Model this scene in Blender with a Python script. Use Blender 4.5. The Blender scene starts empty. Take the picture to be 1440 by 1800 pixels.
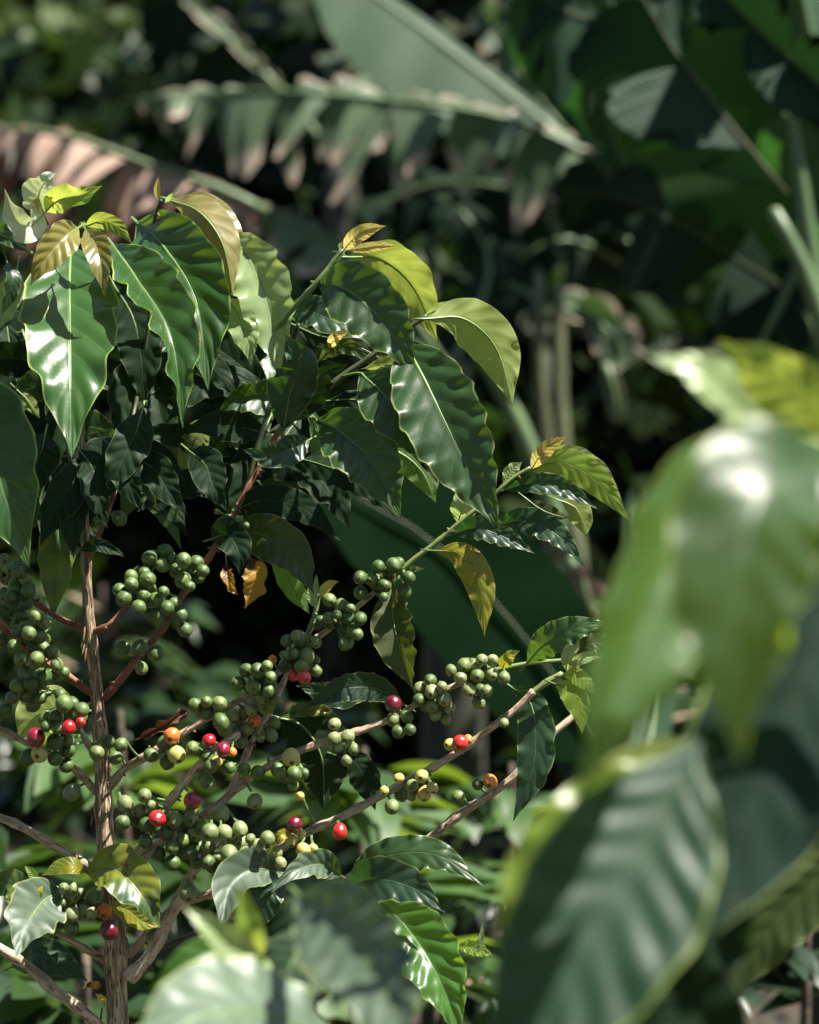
import bpy, math, random
import numpy as np
from mathutils import Vector, Matrix, noise, Quaternion
R = math.radians
rnd = random.Random(7)
scene = bpy.context.scene
col = scene.collection

# ------------------------------------------------------------------ camera, sky, sun, exposure
CAMZ, PITCH, FPX = 1.7, 5.0, 4200.0
cam_d = bpy.data.cameras.new('camera'); cam = bpy.data.objects.new('camera', cam_d); col.objects.link(cam)
cam.location = (0, 0, CAMZ); cam.rotation_euler = (R(90 - PITCH), 0, 0)
cam_d.sensor_fit = 'HORIZONTAL'; cam_d.sensor_width = 24; cam_d.lens = 70
cam_d.clip_start = 0.02; cam_d.clip_end = 2000
cam_d.dof.use_dof = True; cam_d.dof.focus_distance = 1.68; cam_d.dof.aperture_fstop = 4.9
cam_d.dof.aperture_blades = 9
scene.camera = cam

TO_SUN = Vector((0.46, -0.07, 0.88)).normalized()
elev = math.asin(TO_SUN.z); az = math.atan2(TO_SUN.x, TO_SUN.y)
world = bpy.data.worlds.new("World"); scene.world = world; world.use_nodes = True
wn = world.node_tree; bg = wn.nodes['Background']
sky = wn.nodes.new('ShaderNodeTexSky'); sky.sky_type = 'NISHITA'; sky.sun_disc = False
sky.sun_elevation = elev; sky.sun_rotation = az
wn.links.new(sky.outputs[0], bg.inputs[0]); bg.inputs[1].default_value = 0.05
sl = bpy.data.lights.new('sun', 'SUN'); sl.energy = 5.0; sl.angle = R(0.53); sl.color = (1.0, 0.95, 0.86)
so = bpy.data.objects.new('sun', sl); col.objects.link(so)
so.rotation_euler = (-TO_SUN).to_track_quat('-Z', 'Y').to_euler()
scene.view_settings.view_transform = 'Standard'; scene.view_settings.look = 'None'
scene.view_settings.exposure = 1.6; scene.view_settings.gamma = 1.0
scene.cycles.max_bounces = 8; scene.cycles.transmission_bounces = 6

FWD = Vector((0, math.cos(R(PITCH)), -math.sin(R(PITCH))))
UP = Vector((0, math.sin(R(PITCH)), math.cos(R(PITCH))))
RT = Vector((1, 0, 0)); CAM = Vector((0, 0, CAMZ))
def P(x, y, d):
    """point at distance d (m) on the sight line through (x, y) of a 1440 x 1800 frame"""
    return CAM + FWD * d + RT * ((x - 720) / FPX * d) + UP * ((900 - y) / FPX * d)

# ------------------------------------------------------------------ materials
def new_mat(name):
    m = bpy.data.materials.new(name); m.use_nodes = True
    nt = m.node_tree; nt.nodes.clear()
    return m, nt, nt.nodes, nt.links
def rgb(c): return (c[0], c[1], c[2], 1)
class NB:
    def __init__(s, nt): s.n = nt.nodes; s.l = nt.links
    def val(s, v, sock):
        if isinstance(v, (int, float)): sock.default_value = v
        elif isinstance(v, tuple): sock.default_value = v if len(v) == len(sock.default_value) else rgb(v)
        else: s.l.new(v, sock)
    def math(s, op, a, b=0.0, c=None, clamp=False):
        n = s.n.new('ShaderNodeMath'); n.operation = op; n.use_clamp = clamp
        s.val(a, n.inputs[0]); s.val(b, n.inputs[1])
        if c is not None: s.val(c, n.inputs[2])
        return n.outputs[0]
    def mix(s, f, a, b, blend='MIX'):
        n = s.n.new('ShaderNodeMix'); n.data_type = 'RGBA'; n.blend_type = blend
        s.val(f, n.inputs[0]); s.val(a, n.inputs[6]); s.val(b, n.inputs[7])
        return n.outputs[2]
    def ramp(s, f, stops):
        n = s.n.new('ShaderNodeMapRange'); n.interpolation_type = 'SMOOTHSTEP'
        s.val(f, n.inputs[0])
        n.inputs[1].default_value, n.inputs[2].default_value, n.inputs[3].default_value, n.inputs[4].default_value = stops
        return n.outputs[0]
    def noise(s, vec, scale, detail=3, rough=0.55, dist=0.0):
        n = s.n.new('ShaderNodeTexNoise'); n.inputs['Scale'].default_value = scale
        n.inputs['Detail'].default_value = detail; n.inputs['Roughness'].default_value = rough
        n.inputs['Distortion'].default_value = dist
        if vec is not None: s.l.new(vec, n.inputs['Vector'])
        return n.outputs[0]

NV = 9           # lateral vein pairs
def leaf_mat(name, top, under, trans, rough=0.32, tf=0.3, vein=(0.25, 0.35, 0.12), vs=0.35, rim=(0.35, 0.42, 0.12),
             blotch=None, bl=0.0, brown=None, br=0.0, coat=0.0, nv=NV, rims=0.6, spec=0.5, fleck=0.75):
    m, nt, N, L = new_mat(name); b = NB(nt)
    uv = N.new('ShaderNodeUVMap'); sep = N.new('ShaderNodeSeparateXYZ'); L.new(uv.outputs[0], sep.inputs[0])
    x = b.math('ABSOLUTE', b.math('MULTIPLY_ADD', sep.outputs[0], 2.0, -1.0)); v = sep.outputs[1]
    geo = N.new('ShaderNodeNewGeometry'); tc = N.new('ShaderNodeTexCoord'); oi = N.new('ShaderNodeObjectInfo')
    s = b.math('MULTIPLY_ADD', x, -1.5, b.math('MULTIPLY', v, float(nv)))
    fr = b.math('ABSOLUTE', b.math('SUBTRACT', b.math('FRACT', s), 0.5))
    lat = b.ramp(fr, (0.0, 0.04, 1.0, 0.0))
    latw = b.ramp(fr, (0.0, 0.3, 1.0, 0.0))
    lat = b.math('MULTIPLY', lat, b.ramp(x, (0.75, 0.95, 1.0, 0.0)))
    mid = b.ramp(x, (0.012, 0.05, 1.0, 0.0))
    vmask = b.math('MAXIMUM', b.math('MULTIPLY', lat, 0.55), b.math('MULTIPLY', mid, .8))
    n1 = b.noise(tc.outputs['Object'], 35.0, 4)
    n2 = b.noise(tc.outputs['Object'], 160.0, 2)
    k = b.math('MULTIPLY_ADD', oi.outputs['Random'], 0.35, b.math('MULTIPLY_ADD', n1, 0.7, 0.47))
    cc = N.new('ShaderNodeCombineColor')
    for i in range(3): L.new(k, cc.inputs[i])
    topc = b.mix(1.0, rgb(top), cc.outputs[0], 'MULTIPLY')
    undc = b.mix(1.0, rgb(under), cc.outputs[0], 'MULTIPLY')
    base = b.mix(geo.outputs['Backfacing'], topc, undc)
    if blotch:
        base = b.mix(b.math('MULTIPLY', b.ramp(b.noise(tc.outputs['Object'], 28.0, 5, 0.6), (0.5 - bl * .2, 0.62, 0.0, 1.0)), min(1, bl)), base, rgb(blotch))
    base = b.mix(b.math('MULTIPLY', vmask, vs), base, rgb(vein))
    base = b.mix(b.math('MULTIPLY', b.ramp(x, (0.93, 1.0, 0.0, 1.0)), rims), base, rgb(rim))
    tr = b.mix(1.0, rgb(trans), cc.outputs[0], 'MULTIPLY')
    if blotch: tr = b.mix(min(.8, bl * .6), tr, rgb([c * 1.4 for c in blotch]))
    if brown:
        mk = b.ramp(b.noise(tc.outputs['Object'], 45.0, 5, 0.7), (0.66 - br * .15, 0.70 - br * .15, 0.0, 1.0))
        base = b.mix(mk, base, rgb(brown)); tr = b.mix(mk, tr, rgb(brown))
    fl = b.math('MULTIPLY', b.ramp(b.noise(tc.outputs['Object'], 210.0, 1), (0.74, 0.77, 0.0, 1.0)), b.ramp(n1, (0.5, 0.6, 0.0, fleck)))
    base = b.mix(fl, base, (0.10, 0.05, 0.015, 1.0)); tr = b.mix(fl, tr, (0.10, 0.04, 0.01, 1.0))
    p = N.new('ShaderNodeBsdfPrincipled'); L.new(base, p.inputs['Base Color'])
    rr = b.math('MULTIPLY_ADD', n2, 0.14, rough - 0.07)
    L.new(b.math('ADD', rr, b.math('MULTIPLY', geo.outputs['Backfacing'], 0.2)), p.inputs['Roughness'])
    if coat: p.inputs['Coat Weight'].default_value = coat; p.inputs['Coat Roughness'].default_value = 0.2
    p.inputs['Specular IOR Level'].default_value = spec
    t = N.new('ShaderNodeBsdfTranslucent'); L.new(b.mix(b.math('MULTIPLY', vmask, 0.35), tr, rgb([c * .5 for c in trans])), t.inputs[0])
    h = b.math('MULTIPLY_ADD', latw, -0.18, b.math('MULTIPLY_ADD', mid, -0.5, b.math('MULTIPLY', n1, 1.6)))
    bp = N.new('ShaderNodeBump'); bp.inputs['Strength'].default_value = 0.35; bp.inputs['Distance'].default_value = 0.0012
    L.new(h, bp.inputs['Height']); L.new(bp.outputs[0], p.inputs['Normal']); L.new(bp.outputs[0], t.inputs['Normal'])
    ms = N.new('ShaderNodeMixShader'); ms.inputs[0].default_value = tf
    L.new(p.outputs[0], ms.inputs[1]); L.new(t.outputs[0], ms.inputs[2])
    o = N.new('ShaderNodeOutputMaterial'); L.new(ms.outputs[0], o.inputs[0])
    return m

M = {}
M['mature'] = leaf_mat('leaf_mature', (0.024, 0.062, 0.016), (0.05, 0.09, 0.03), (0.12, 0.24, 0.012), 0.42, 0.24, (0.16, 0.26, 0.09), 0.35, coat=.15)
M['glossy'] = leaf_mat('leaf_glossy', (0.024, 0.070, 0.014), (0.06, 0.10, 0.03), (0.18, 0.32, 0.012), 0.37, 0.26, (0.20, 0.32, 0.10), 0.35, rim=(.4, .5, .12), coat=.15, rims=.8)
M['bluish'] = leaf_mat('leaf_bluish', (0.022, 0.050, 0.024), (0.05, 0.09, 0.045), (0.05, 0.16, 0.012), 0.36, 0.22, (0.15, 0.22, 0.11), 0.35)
M['dark'] = leaf_mat('leaf_dark', (0.010, 0.026, 0.010), (0.022, 0.04, 0.016), (0.03, 0.07, 0.006), 0.58, 0.15, (0.08, 0.12, 0.05), 0.3, rim=(.14, .17, .08), spec=.15)  # near-black base colour stands in for deep shade inside the crown
M['green'] = leaf_mat('leaf_green', (0.045, 0.13, 0.022), (0.10, 0.18, 0.05), (0.28, 0.50, 0.02), 0.34, 0.42, (0.25, 0.36, 0.12), 0.4)
M['yellowgreen'] = leaf_mat('leaf_yellowgreen', (0.16, 0.25, 0.03), (0.24, 0.30, 0.08), (0.44, 0.52, 0.07), 0.38, 0.5, (0.3, 0.36, 0.1), 0.4, rim=(.5, .55, .2))
M['pale'] = leaf_mat('leaf_pale', (0.26, 0.34, 0.15), (0.26, 0.34, 0.13), (0.42, 0.55, 0.12), 0.3, 0.35, (0.35, 0.42, 0.2), 0.4, coat=.3)
M['bronze'] = leaf_mat('leaf_bronze', (0.17, 0.15, 0.035), (0.28, 0.24, 0.08), (0.42, 0.36, 0.05), 0.28, 0.3, (0.45, 0.42, 0.2), 0.6, rim=(.4, .36, .12), coat=.4, nv=8)
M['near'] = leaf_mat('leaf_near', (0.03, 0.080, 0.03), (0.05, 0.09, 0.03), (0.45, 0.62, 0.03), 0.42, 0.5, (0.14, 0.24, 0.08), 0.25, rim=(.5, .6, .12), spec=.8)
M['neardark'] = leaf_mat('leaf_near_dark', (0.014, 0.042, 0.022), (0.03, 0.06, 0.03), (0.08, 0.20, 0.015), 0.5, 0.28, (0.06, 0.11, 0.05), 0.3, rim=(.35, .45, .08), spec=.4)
M['silver'] = leaf_mat('leaf_silvery', (0.05, 0.085, 0.045), (0.07, 0.11, 0.06), (0.10, 0.2, 0.02), 0.55, 0.15, (0.16, 0.22, 0.1), 0.3, coat=.0, spec=1.0)
M['white'] = leaf_mat('leaf_glare_white', (0.6, 0.64, 0.48), (0.5, 0.56, 0.38), (0.55, 0.62, 0.25), 0.35, 0.3, (0.3, 0.36, 0.18), 0.4, coat=.4)  # sun glare put into a near-white base colour
M['shadeblue'] = leaf_mat('leaf_shade_bluish', (0.010, 0.026, 0.018), (0.02, 0.04, 0.025), (0.03, 0.08, 0.01), 0.6, 0.15, (0.03, 0.05, 0.03), 0.3, spec=.12)  # shadow on the near leaf put into a darker, bluer base colour
M['gold'] = leaf_mat('leaf_gold', (0.52, 0.38, 0.07), (0.52, 0.40, 0.10), (0.70, 0.58, 0.16), 0.35, 0.45, (0.4, 0.2, 0.03), 0.5, rim=(.6, .42, .08))
M['mottled'] = leaf_mat('leaf_mottled', (0.11, 0.15, 0.015), (0.18, 0.19, 0.03), (0.34, 0.40, 0.02), 0.4, 0.3, blotch=(0.36, 0.24, 0.01), bl=.55, brown=(.12, .04, .01), br=.2)
M['spotted'] = leaf_mat('leaf_spotted', (0.022, 0.072, 0.026), (0.05, 0.09, 0.04), (0.10, 0.2, 0.015), 0.38, 0.25, (0.16, 0.24, 0.1), 0.4, blotch=(.30, .30, .02), bl=.6, brown=(.16, .035, .015), br=.2)
M['dry'] = leaf_mat('leaf_dry', (0.10, 0.035, 0.02), (0.16, 0.06, 0.03), (0.2, 0.06, 0.02), 0.55, 0.15, (0.2, 0.1, 0.06), 0.4, brown=(.03, .01, .008), br=.8)
M['deadgold'] = leaf_mat('leaf_deadgold', (0.36, 0.20, 0.02), (0.4, 0.22, 0.03), (0.6, 0.3, 0.02), 0.5, 0.35, brown=(.07, .02, .008), br=.9)
M['olive'] = leaf_mat('leaf_olive', (0.035, 0.055, 0.012), (0.055, 0.075, 0.018), (0.12, 0.17, 0.012), 0.4, 0.3, (0.16, 0.18, 0.06), 0.4, rim=(.3, .32, .12))

def banana_mat(name, top, under, trans, tf=0.3, rough=0.4, ribs=90, edge=None, edges=0.5, e0=1.05, ra=.2):
    m, nt, N, L = new_mat(name); b = NB(nt)
    uv = N.new('ShaderNodeUVMap'); sep = N.new('ShaderNodeSeparateXYZ'); L.new(uv.outputs[0], sep.inputs[0])
    x = b.math('ABSOLUTE', b.math('MULTIPLY_ADD', sep.outputs[0], 2.0, -1.0)); v = sep.outputs[1]
    geo = N.new('ShaderNodeNewGeometry'); tc = N.new('ShaderNodeTexCoord')
    rib = b.math('MULTIPLY_ADD', b.math('SINE', b.math('MULTIPLY', v, ribs * 6.28)), 0.5, 0.5)
    n1 = b.noise(tc.outputs['Object'], 3.5, 4); n2 = b.noise(tc.outputs['Object'], 14.0, 3)
    k = b.math('MULTIPLY_ADD', rib, ra, b.math('MULTIPLY_ADD', n1, 0.9, 0.42))
    cc = N.new('ShaderNodeCombineColor')
    for i in range(3): L.new(k, cc.inputs[i])
    base = b.mix(geo.outputs['Backfacing'], b.mix(1.0, rgb(top), cc.outputs[0], 'MULTIPLY'), b.mix(1.0, rgb(under), cc.outputs[0], 'MULTIPLY'))
    tr = b.mix(1.0, rgb(trans), cc.outputs[0], 'MULTIPLY')
    if edge:
        mk = b.math('MULTIPLY', b.ramp(b.math('MULTIPLY_ADD', n2, 0.7, x), (e0, e0 + .25, 0.0, 1.0)), edges)
        base = b.mix(mk, base, rgb(edge)); tr = b.mix(mk, tr, rgb(edge))
    p = N.new('ShaderNodeBsdfPrincipled'); L.new(base, p.inputs['Base Color']); p.inputs['Roughness'].default_value = rough; p.inputs['Specular IOR Level'].default_value = 0.3 if 'dark' not in name and 'young' not in name and 'shade' not in name else .12
    t = N.new('ShaderNodeBsdfTranslucent'); L.new(tr, t.inputs[0])
    bp = N.new('ShaderNodeBump'); bp.inputs['Strength'].default_value = 0.4 if ra > .1 else 0.0; bp.inputs['Distance'].default_value = 0.004
    L.new(rib, bp.inputs['Height']); L.new(bp.outputs[0], p.inputs['Normal'])
    ms = N.new('ShaderNodeMixShader'); ms.inputs[0].default_value = tf
    L.new(p.outputs[0], ms.inputs[1]); L.new(t.outputs[0], ms.inputs[2])
    o = N.new('ShaderNodeOutputMaterial'); L.new(ms.outputs[0], o.inputs[0])
    return m
BR = (0.45, 0.24, 0.17)
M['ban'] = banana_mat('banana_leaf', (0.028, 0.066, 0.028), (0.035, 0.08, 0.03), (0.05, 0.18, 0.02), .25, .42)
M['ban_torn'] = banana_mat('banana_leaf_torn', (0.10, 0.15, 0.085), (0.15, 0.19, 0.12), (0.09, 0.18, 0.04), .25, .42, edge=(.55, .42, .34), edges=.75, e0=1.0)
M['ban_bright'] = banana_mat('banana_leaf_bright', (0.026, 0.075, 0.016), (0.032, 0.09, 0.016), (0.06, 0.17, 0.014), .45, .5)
M['ban_dark'] = banana_mat('banana_leaf_dark', (0.008, 0.022, 0.010), (0.010, 0.026, 0.011), (0.006, 0.02, 0.004), .1, .65)  # shaded copy: blackish base colour in place of shadow on the leaves
M['ban_mid'] = banana_mat('banana_leaf_young', (0.005, 0.026, 0.006), (0.006, 0.028, 0.006), (0.01, 0.07, 0.005), .25, .6, ribs=40, ra=.05)  # base colour darkened to stand in for missing shade
M['ban_shade'] = banana_mat('banana_leaf_shade', (0.014, 0.038, 0.020), (0.016, 0.042, 0.020), (0.015, 0.05, 0.008), .25, .55, ribs=60, ra=.3)  # shaded copy, the hanging blades' shade put into the colour
M['ban_dry'] = banana_mat('banana_leaf_dry', (0.38, 0.26, 0.20), (0.3, 0.19, 0.14), (0.24, 0.12, 0.09), .2, .6, edge=(.10, .035, .025), edges=.9, e0=.72)
M['ban_brown'] = banana_mat('banana_leaf_brown', (0.025, 0.015, 0.007), (0.03, 0.016, 0.007), (0.02, 0.01, 0.004), .15, .8)

def simple_mat(name, c1, c2, rough=0.6, scale=20.0, uvs=None, bump=0.5, dist=0.002, c3=None, obj_rand=0.0, spec=0.5, contrast=(0.35, 0.65)):
    m, nt, N, L = new_mat(name); b = NB(nt)
    if uvs:
        uv = N.new('ShaderNodeUVMap'); mp = N.new('ShaderNodeMapping'); L.new(uv.outputs[0], mp.inputs[0])
        mp.inputs['Scale'].default_value = (uvs[0], uvs[1], 1); vec = mp.outputs[0]; sc_ = 1.0
    else:
        tc = N.new('ShaderNodeTexCoord'); vec = tc.outputs['Object']; sc_ = scale
    n1 = b.noise(vec, sc_, 5, 0.65, 0.3); n2 = b.noise(vec, sc_ * 3.3, 4, 0.6)
    base = b.mix(b.ramp(n1, (contrast[0], contrast[1], 0.0, 1.0)), rgb(c1), rgb(c2))
    if c3: base = b.mix(b.ramp(n2, (0.52, 0.62, 0.0, 1.0)), base, rgb(c3))
    if obj_rand:
        oi = N.new('ShaderNodeObjectInfo')
        k = b.math('MULTIPLY_ADD', oi.outputs['Random'], obj_rand * 2, 1 - obj_rand)
        cc = N.new('ShaderNodeCombineColor')
        for i in range(3): L.new(k, cc.inputs[i])
        base = b.mix(1.0, base, cc.outputs[0], 'MULTIPLY')
    p = N.new('ShaderNodeBsdfPrincipled'); L.new(base, p.inputs['Base Color']); p.inputs['Roughness'].default_value = rough
    p.inputs['Specular IOR Level'].default_value = spec
    bp = N.new('ShaderNodeBump'); bp.inputs['Strength'].default_value = bump; bp.inputs['Distance'].default_value = dist
    L.new(b.math('ADD', n1, b.math('MULTIPLY', n2, 0.6)), bp.inputs['Height']); L.new(bp.outputs[0], p.inputs['Normal'])
    o = N.new('ShaderNodeOutputMaterial'); L.new(p.outputs[0], o.inputs[0])
    return m
M['bark'] = simple_mat('bark_trunk', (0.19, 0.12, 0.065), (0.60, 0.45, 0.29), .85, uvs=(11, 26), bump=1.0, dist=.003, c3=(.05, .028, .018), contrast=(.38, .6))
M['bark_red'] = simple_mat('bark_branch_reddish', (0.16, 0.055, 0.03), (0.34, 0.15, 0.08), .7, uvs=(5, 30), bump=.8, dist=.0012, c3=(.08, .04, .025))
M['bark_pale'] = simple_mat('bark_branch_pale', (0.29, 0.20, 0.13), (0.56, 0.44, 0.31), .75, uvs=(5, 40), bump=.8, dist=.0012, c3=(.15, .085, .06))
M['bark_white'] = simple_mat('bark_branch_bleached', (0.42, 0.30, 0.22), (0.68, 0.56, 0.45), .75, uvs=(5, 40), bump=.8, dist=.0012, c3=(.22, .13, .09))
M['twig'] = simple_mat('green_twig', (0.10, 0.15, 0.04), (0.20, 0.26, 0.09), .45, uvs=(4, 30), bump=.3, dist=.0006)
M['twig_dark'] = simple_mat('dark_twig', (0.03, 0.045, 0.02), (0.07, 0.08, 0.035), .5, uvs=(4, 30), bump=.3, dist=.0006)
M['petiole'] = simple_mat('petiole', (0.09, 0.16, 0.04), (0.16, 0.24, 0.08), .45, uvs=(3, 30), bump=.2, dist=.0004)
M['banstem'] = simple_mat('banana_stem', (0.05, 0.07, 0.03), (0.14, 0.15, 0.07), .5, uvs=(6, 3), bump=.4, dist=.004, c3=(.05, .03, .02))
M['banstem_shade'] = simple_mat('banana_stem_shade', (0.018, 0.02, 0.012), (0.04, 0.042, 0.025), .7, uvs=(6, 3), bump=.4, dist=.004)  # shadow on the stem painted in as a darker colour
M['banrib'] = simple_mat('banana_midrib', (0.07, 0.12, 0.045), (0.13, 0.19, 0.08), .45, uvs=(3, 4), bump=.2)
M['soil'] = simple_mat('soil_litter', (0.018, 0.012, 0.008), (0.05, 0.032, 0.018), .9, scale=6, bump=1, dist=.02, c3=(.03, .04, .012))
M['hill'] = simple_mat('hill_forest', (0.03, 0.055, 0.02), (0.09, 0.12, 0.045), .9, scale=.35, bump=1, dist=.3, c3=(.02, .04, .012))
M['treebark'] = simple_mat('tree_bark', (0.04, 0.03, 0.02), (0.11, 0.085, 0.06), .9, scale=10, bump=.8, dist=.01)
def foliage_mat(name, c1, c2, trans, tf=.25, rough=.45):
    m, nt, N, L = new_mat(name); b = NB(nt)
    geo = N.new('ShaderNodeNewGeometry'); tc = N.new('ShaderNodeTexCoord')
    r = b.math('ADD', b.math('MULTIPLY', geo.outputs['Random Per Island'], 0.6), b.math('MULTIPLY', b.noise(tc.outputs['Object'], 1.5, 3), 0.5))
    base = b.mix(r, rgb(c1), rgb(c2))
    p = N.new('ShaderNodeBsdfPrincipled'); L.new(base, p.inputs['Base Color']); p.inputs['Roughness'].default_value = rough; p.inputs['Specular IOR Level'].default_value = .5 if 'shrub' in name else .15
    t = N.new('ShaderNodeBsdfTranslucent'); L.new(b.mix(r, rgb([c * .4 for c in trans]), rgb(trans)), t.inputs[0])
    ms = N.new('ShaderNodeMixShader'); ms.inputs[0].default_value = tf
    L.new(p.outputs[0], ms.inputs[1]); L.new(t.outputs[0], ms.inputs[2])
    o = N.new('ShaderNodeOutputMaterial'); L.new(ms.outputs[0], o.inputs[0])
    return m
M['crown_dark'] = foliage_mat('crown_dark', (0.006, 0.014, 0.005), (0.025, 0.042, 0.012), (0.04, 0.09, 0.01))  # background shade put into the foliage colour, here almost black
M['crown_mid'] = foliage_mat('crown_mid', (0.010, 0.024, 0.009), (0.036, 0.062, 0.022), (0.05, 0.09, 0.015))  # also darkened in its colour instead of by a canopy's shade
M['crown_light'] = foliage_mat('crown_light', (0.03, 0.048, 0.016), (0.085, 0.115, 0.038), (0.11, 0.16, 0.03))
M['shrub_bright'] = foliage_mat('shrub_bright', (0.02, 0.06, 0.018), (0.07, 0.14, 0.03), (0.28, 0.42, 0.03), .38, .5)  # backlit copy: the brightness is put into its colours
M['shrub_mid'] = foliage_mat('shrub_mid', (0.010, 0.028, 0.010), (0.034, 0.07, 0.02), (0.10, 0.2, 0.02), .3, .36)  # shade on the far shrubs put into darker leaf colours
M['shrub_dark'] = foliage_mat('shrub_dark', (0.006, 0.016, 0.007), (0.022, 0.042, 0.016), (0.05, 0.09, 0.015), .25, .4)  # darkest shrub copy, shade carried by the base colour

def cherry_mat(name, c1, c2, rough=.28, coat=.15):
    m, nt, N, L = new_mat(name); b = NB(nt)
    tc = N.new('ShaderNodeTexCoord'); oi = N.new('ShaderNodeObjectInfo')
    ad = N.new('ShaderNodeVectorMath'); ad.operation = 'ADD'
    sc = N.new('ShaderNodeVectorMath'); sc.operation = 'SCALE'; sc.inputs[0].default_value = (9, 7, 5); L.new(oi.outputs['Random'], sc.inputs['Scale'])
    L.new(tc.outputs['Object'], ad.inputs[0]); L.new(sc.outputs[0], ad.inputs[1])
    n1 = b.noise(ad.outputs[0], 1.1, 3); n2 = b.noise(ad.outputs[0], 9.0, 4, .7)
    k = b.math('ADD', b.math('MULTIPLY', n1, .9), b.math('MULTIPLY_ADD', oi.outputs['Random'], .5, -.25), clamp=True)
    base = b.mix(b.ramp(k, (.25, .75, 0., 1.)), rgb(c1), rgb(c2))
    base = b.mix(b.math('MULTIPLY', b.ramp(n2, (.60, .70, 0., 1.)), .25), base, rgb([min(1, c * 2.0 + .03) for c in c2]))
    p = N.new('ShaderNodeBsdfPrincipled'); L.new(base, p.inputs['Base Color'])
    L.new(b.math('MULTIPLY_ADD', n2, .2, rough - .08), p.inputs['Roughness'])
    p.inputs['Subsurface Weight'].default_value = 0.15; p.inputs['Subsurface Scale'].default_value = 0.003
    p.inputs['Subsurface Radius'].default_value = (1, .8, .3)
    p.inputs['Coat Weight'].default_value = coat; p.inputs['Coat Roughness'].default_value = .15
    bp = N.new('ShaderNodeBump'); bp.inputs['Strength'].default_value = .15; bp.inputs['Distance'].default_value = .05
    L.new(n2, bp.inputs['Height']); L.new(bp.outputs[0], p.inputs['Normal'])
    o = N.new('ShaderNodeOutputMaterial'); L.new(p.outputs[0], o.inputs[0])
    return m
M['c_green'] = cherry_mat('cherry_green', (0.050, 0.092, 0.018), (0.13, 0.185, 0.045), .45, .05)
M['c_light'] = cherry_mat('cherry_light_green', (0.13, 0.17, 0.055), (0.24, 0.27, 0.11), .45, .05)
M['c_yellow'] = cherry_mat('cherry_yellow', (0.42, 0.38, 0.10), (0.55, 0.38, 0.10), .33)
M['c_orange'] = cherry_mat('cherry_orange', (0.58, 0.14, 0.02), (0.62, 0.22, 0.04), .28)
M['c_red'] = cherry_mat('cherry_red', (0.42, 0.008, 0.012), (0.62, 0.03, 0.02), .2, .4)
M['c_crimson'] = cherry_mat('cherry_crimson', (0.12, 0.004, 0.018), (0.26, 0.008, 0.03), .2, .4)
M['c_navel'] = simple_mat('cherry_navel', (0.07, 0.07, 0.025), (0.16, 0.16, 0.06), .8, scale=4, bump=.5, dist=.05)

# ------------------------------------------------------------------ mesh helpers
WP = {}                                     # world position of every object (all roots are unrotated)
def link(o, parent, wpos):
    col.objects.link(o); wpos = Vector(wpos)
    if parent is not None: o.parent = parent; o.location = wpos - WP[parent.name]
    else: o.location = wpos
    WP[o.name] = wpos; return o
def make(name, V, F, mats, parent=None, origin=None, uvs=None, mi=None, smooth=True):
    V = np.asarray(V, dtype=float)
    if origin is None: origin = V.mean(0)
    V = V - np.asarray(origin)
    me = bpy.data.meshes.new(name); me.from_pydata(V.tolist(), [], F)
    if not isinstance(mats, (list, tuple)): mats = [mats]
    for m in mats: me.materials.append(m)
    if mi is not None: me.polygons.foreach_set('material_index', mi)
    if smooth: me.polygons.foreach_set('use_smooth', [True] * len(F))
    if uvs is not None:
        ul = me.uv_layers.new(name='UVMap'); idx = np.empty(len(me.loops), dtype=np.int32); me.loops.foreach_get('vertex_index', idx)
        ul.data.foreach_set('uv', np.asarray(uvs, dtype=float)[idx].ravel())
    me.update()
    return link(bpy.data.objects.new(name, me), parent, origin)
def thing(name, label, cat, loc, group=None):
    o = bpy.data.objects.new(name, None); o.empty_display_size = .1; link(o, None, loc)
    o['label'] = label; o['category'] = cat
    if group: o['group'] = group
    return o
def catmull(pts, n):
    pts = np.asarray(pts, dtype=float); m = len(pts)
    if m == 2: t = np.linspace(0, 1, n)[:, None]; return pts[0] * (1 - t) + pts[1] * t
    P_ = np.vstack([2 * pts[0] - pts[1], pts, 2 * pts[-1] - pts[-2]])
    seg = np.linalg.norm(np.diff(pts[:, :3], axis=0), axis=1); cum = np.concatenate([[0], np.cumsum(seg)]); cum /= cum[-1]
    out = []
    for t in np.linspace(0, 1, n):
        i = min(max(int(np.searchsorted(cum, t, side='right')) - 1, 0), m - 2)
        s = (t - cum[i]) / max(cum[i + 1] - cum[i], 1e-9)
        a, b, c, d = P_[i], P_[i + 1], P_[i + 2], P_[i + 3]
        out.append(0.5 * ((2 * b) + (-a + c) * s + (2 * a - 5 * b + 4 * c - d) * s * s + (-a + 3 * b - 3 * c + d) * s ** 3))
    return np.array(out)
def unit(a): return a / (np.linalg.norm(a, axis=-1, keepdims=True) + 1e-12)
class MB:
    def __init__(s): s.V = []; s.F = []; s.U = []; s.I = []; s.n = 0
    def add(s, V, F, U, mi=0):
        s.V.append(np.asarray(V)); s.U.append(np.asarray(U)); s.F += [tuple(i + s.n for i in f) for f in F]; s.I += [mi] * len(F); s.n += len(V)
    def build(s, name, mats, parent=None, origin=None):
        return make(name, np.vstack(s.V), s.F, mats, parent, origin, np.vstack(s.U), s.I)
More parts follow.
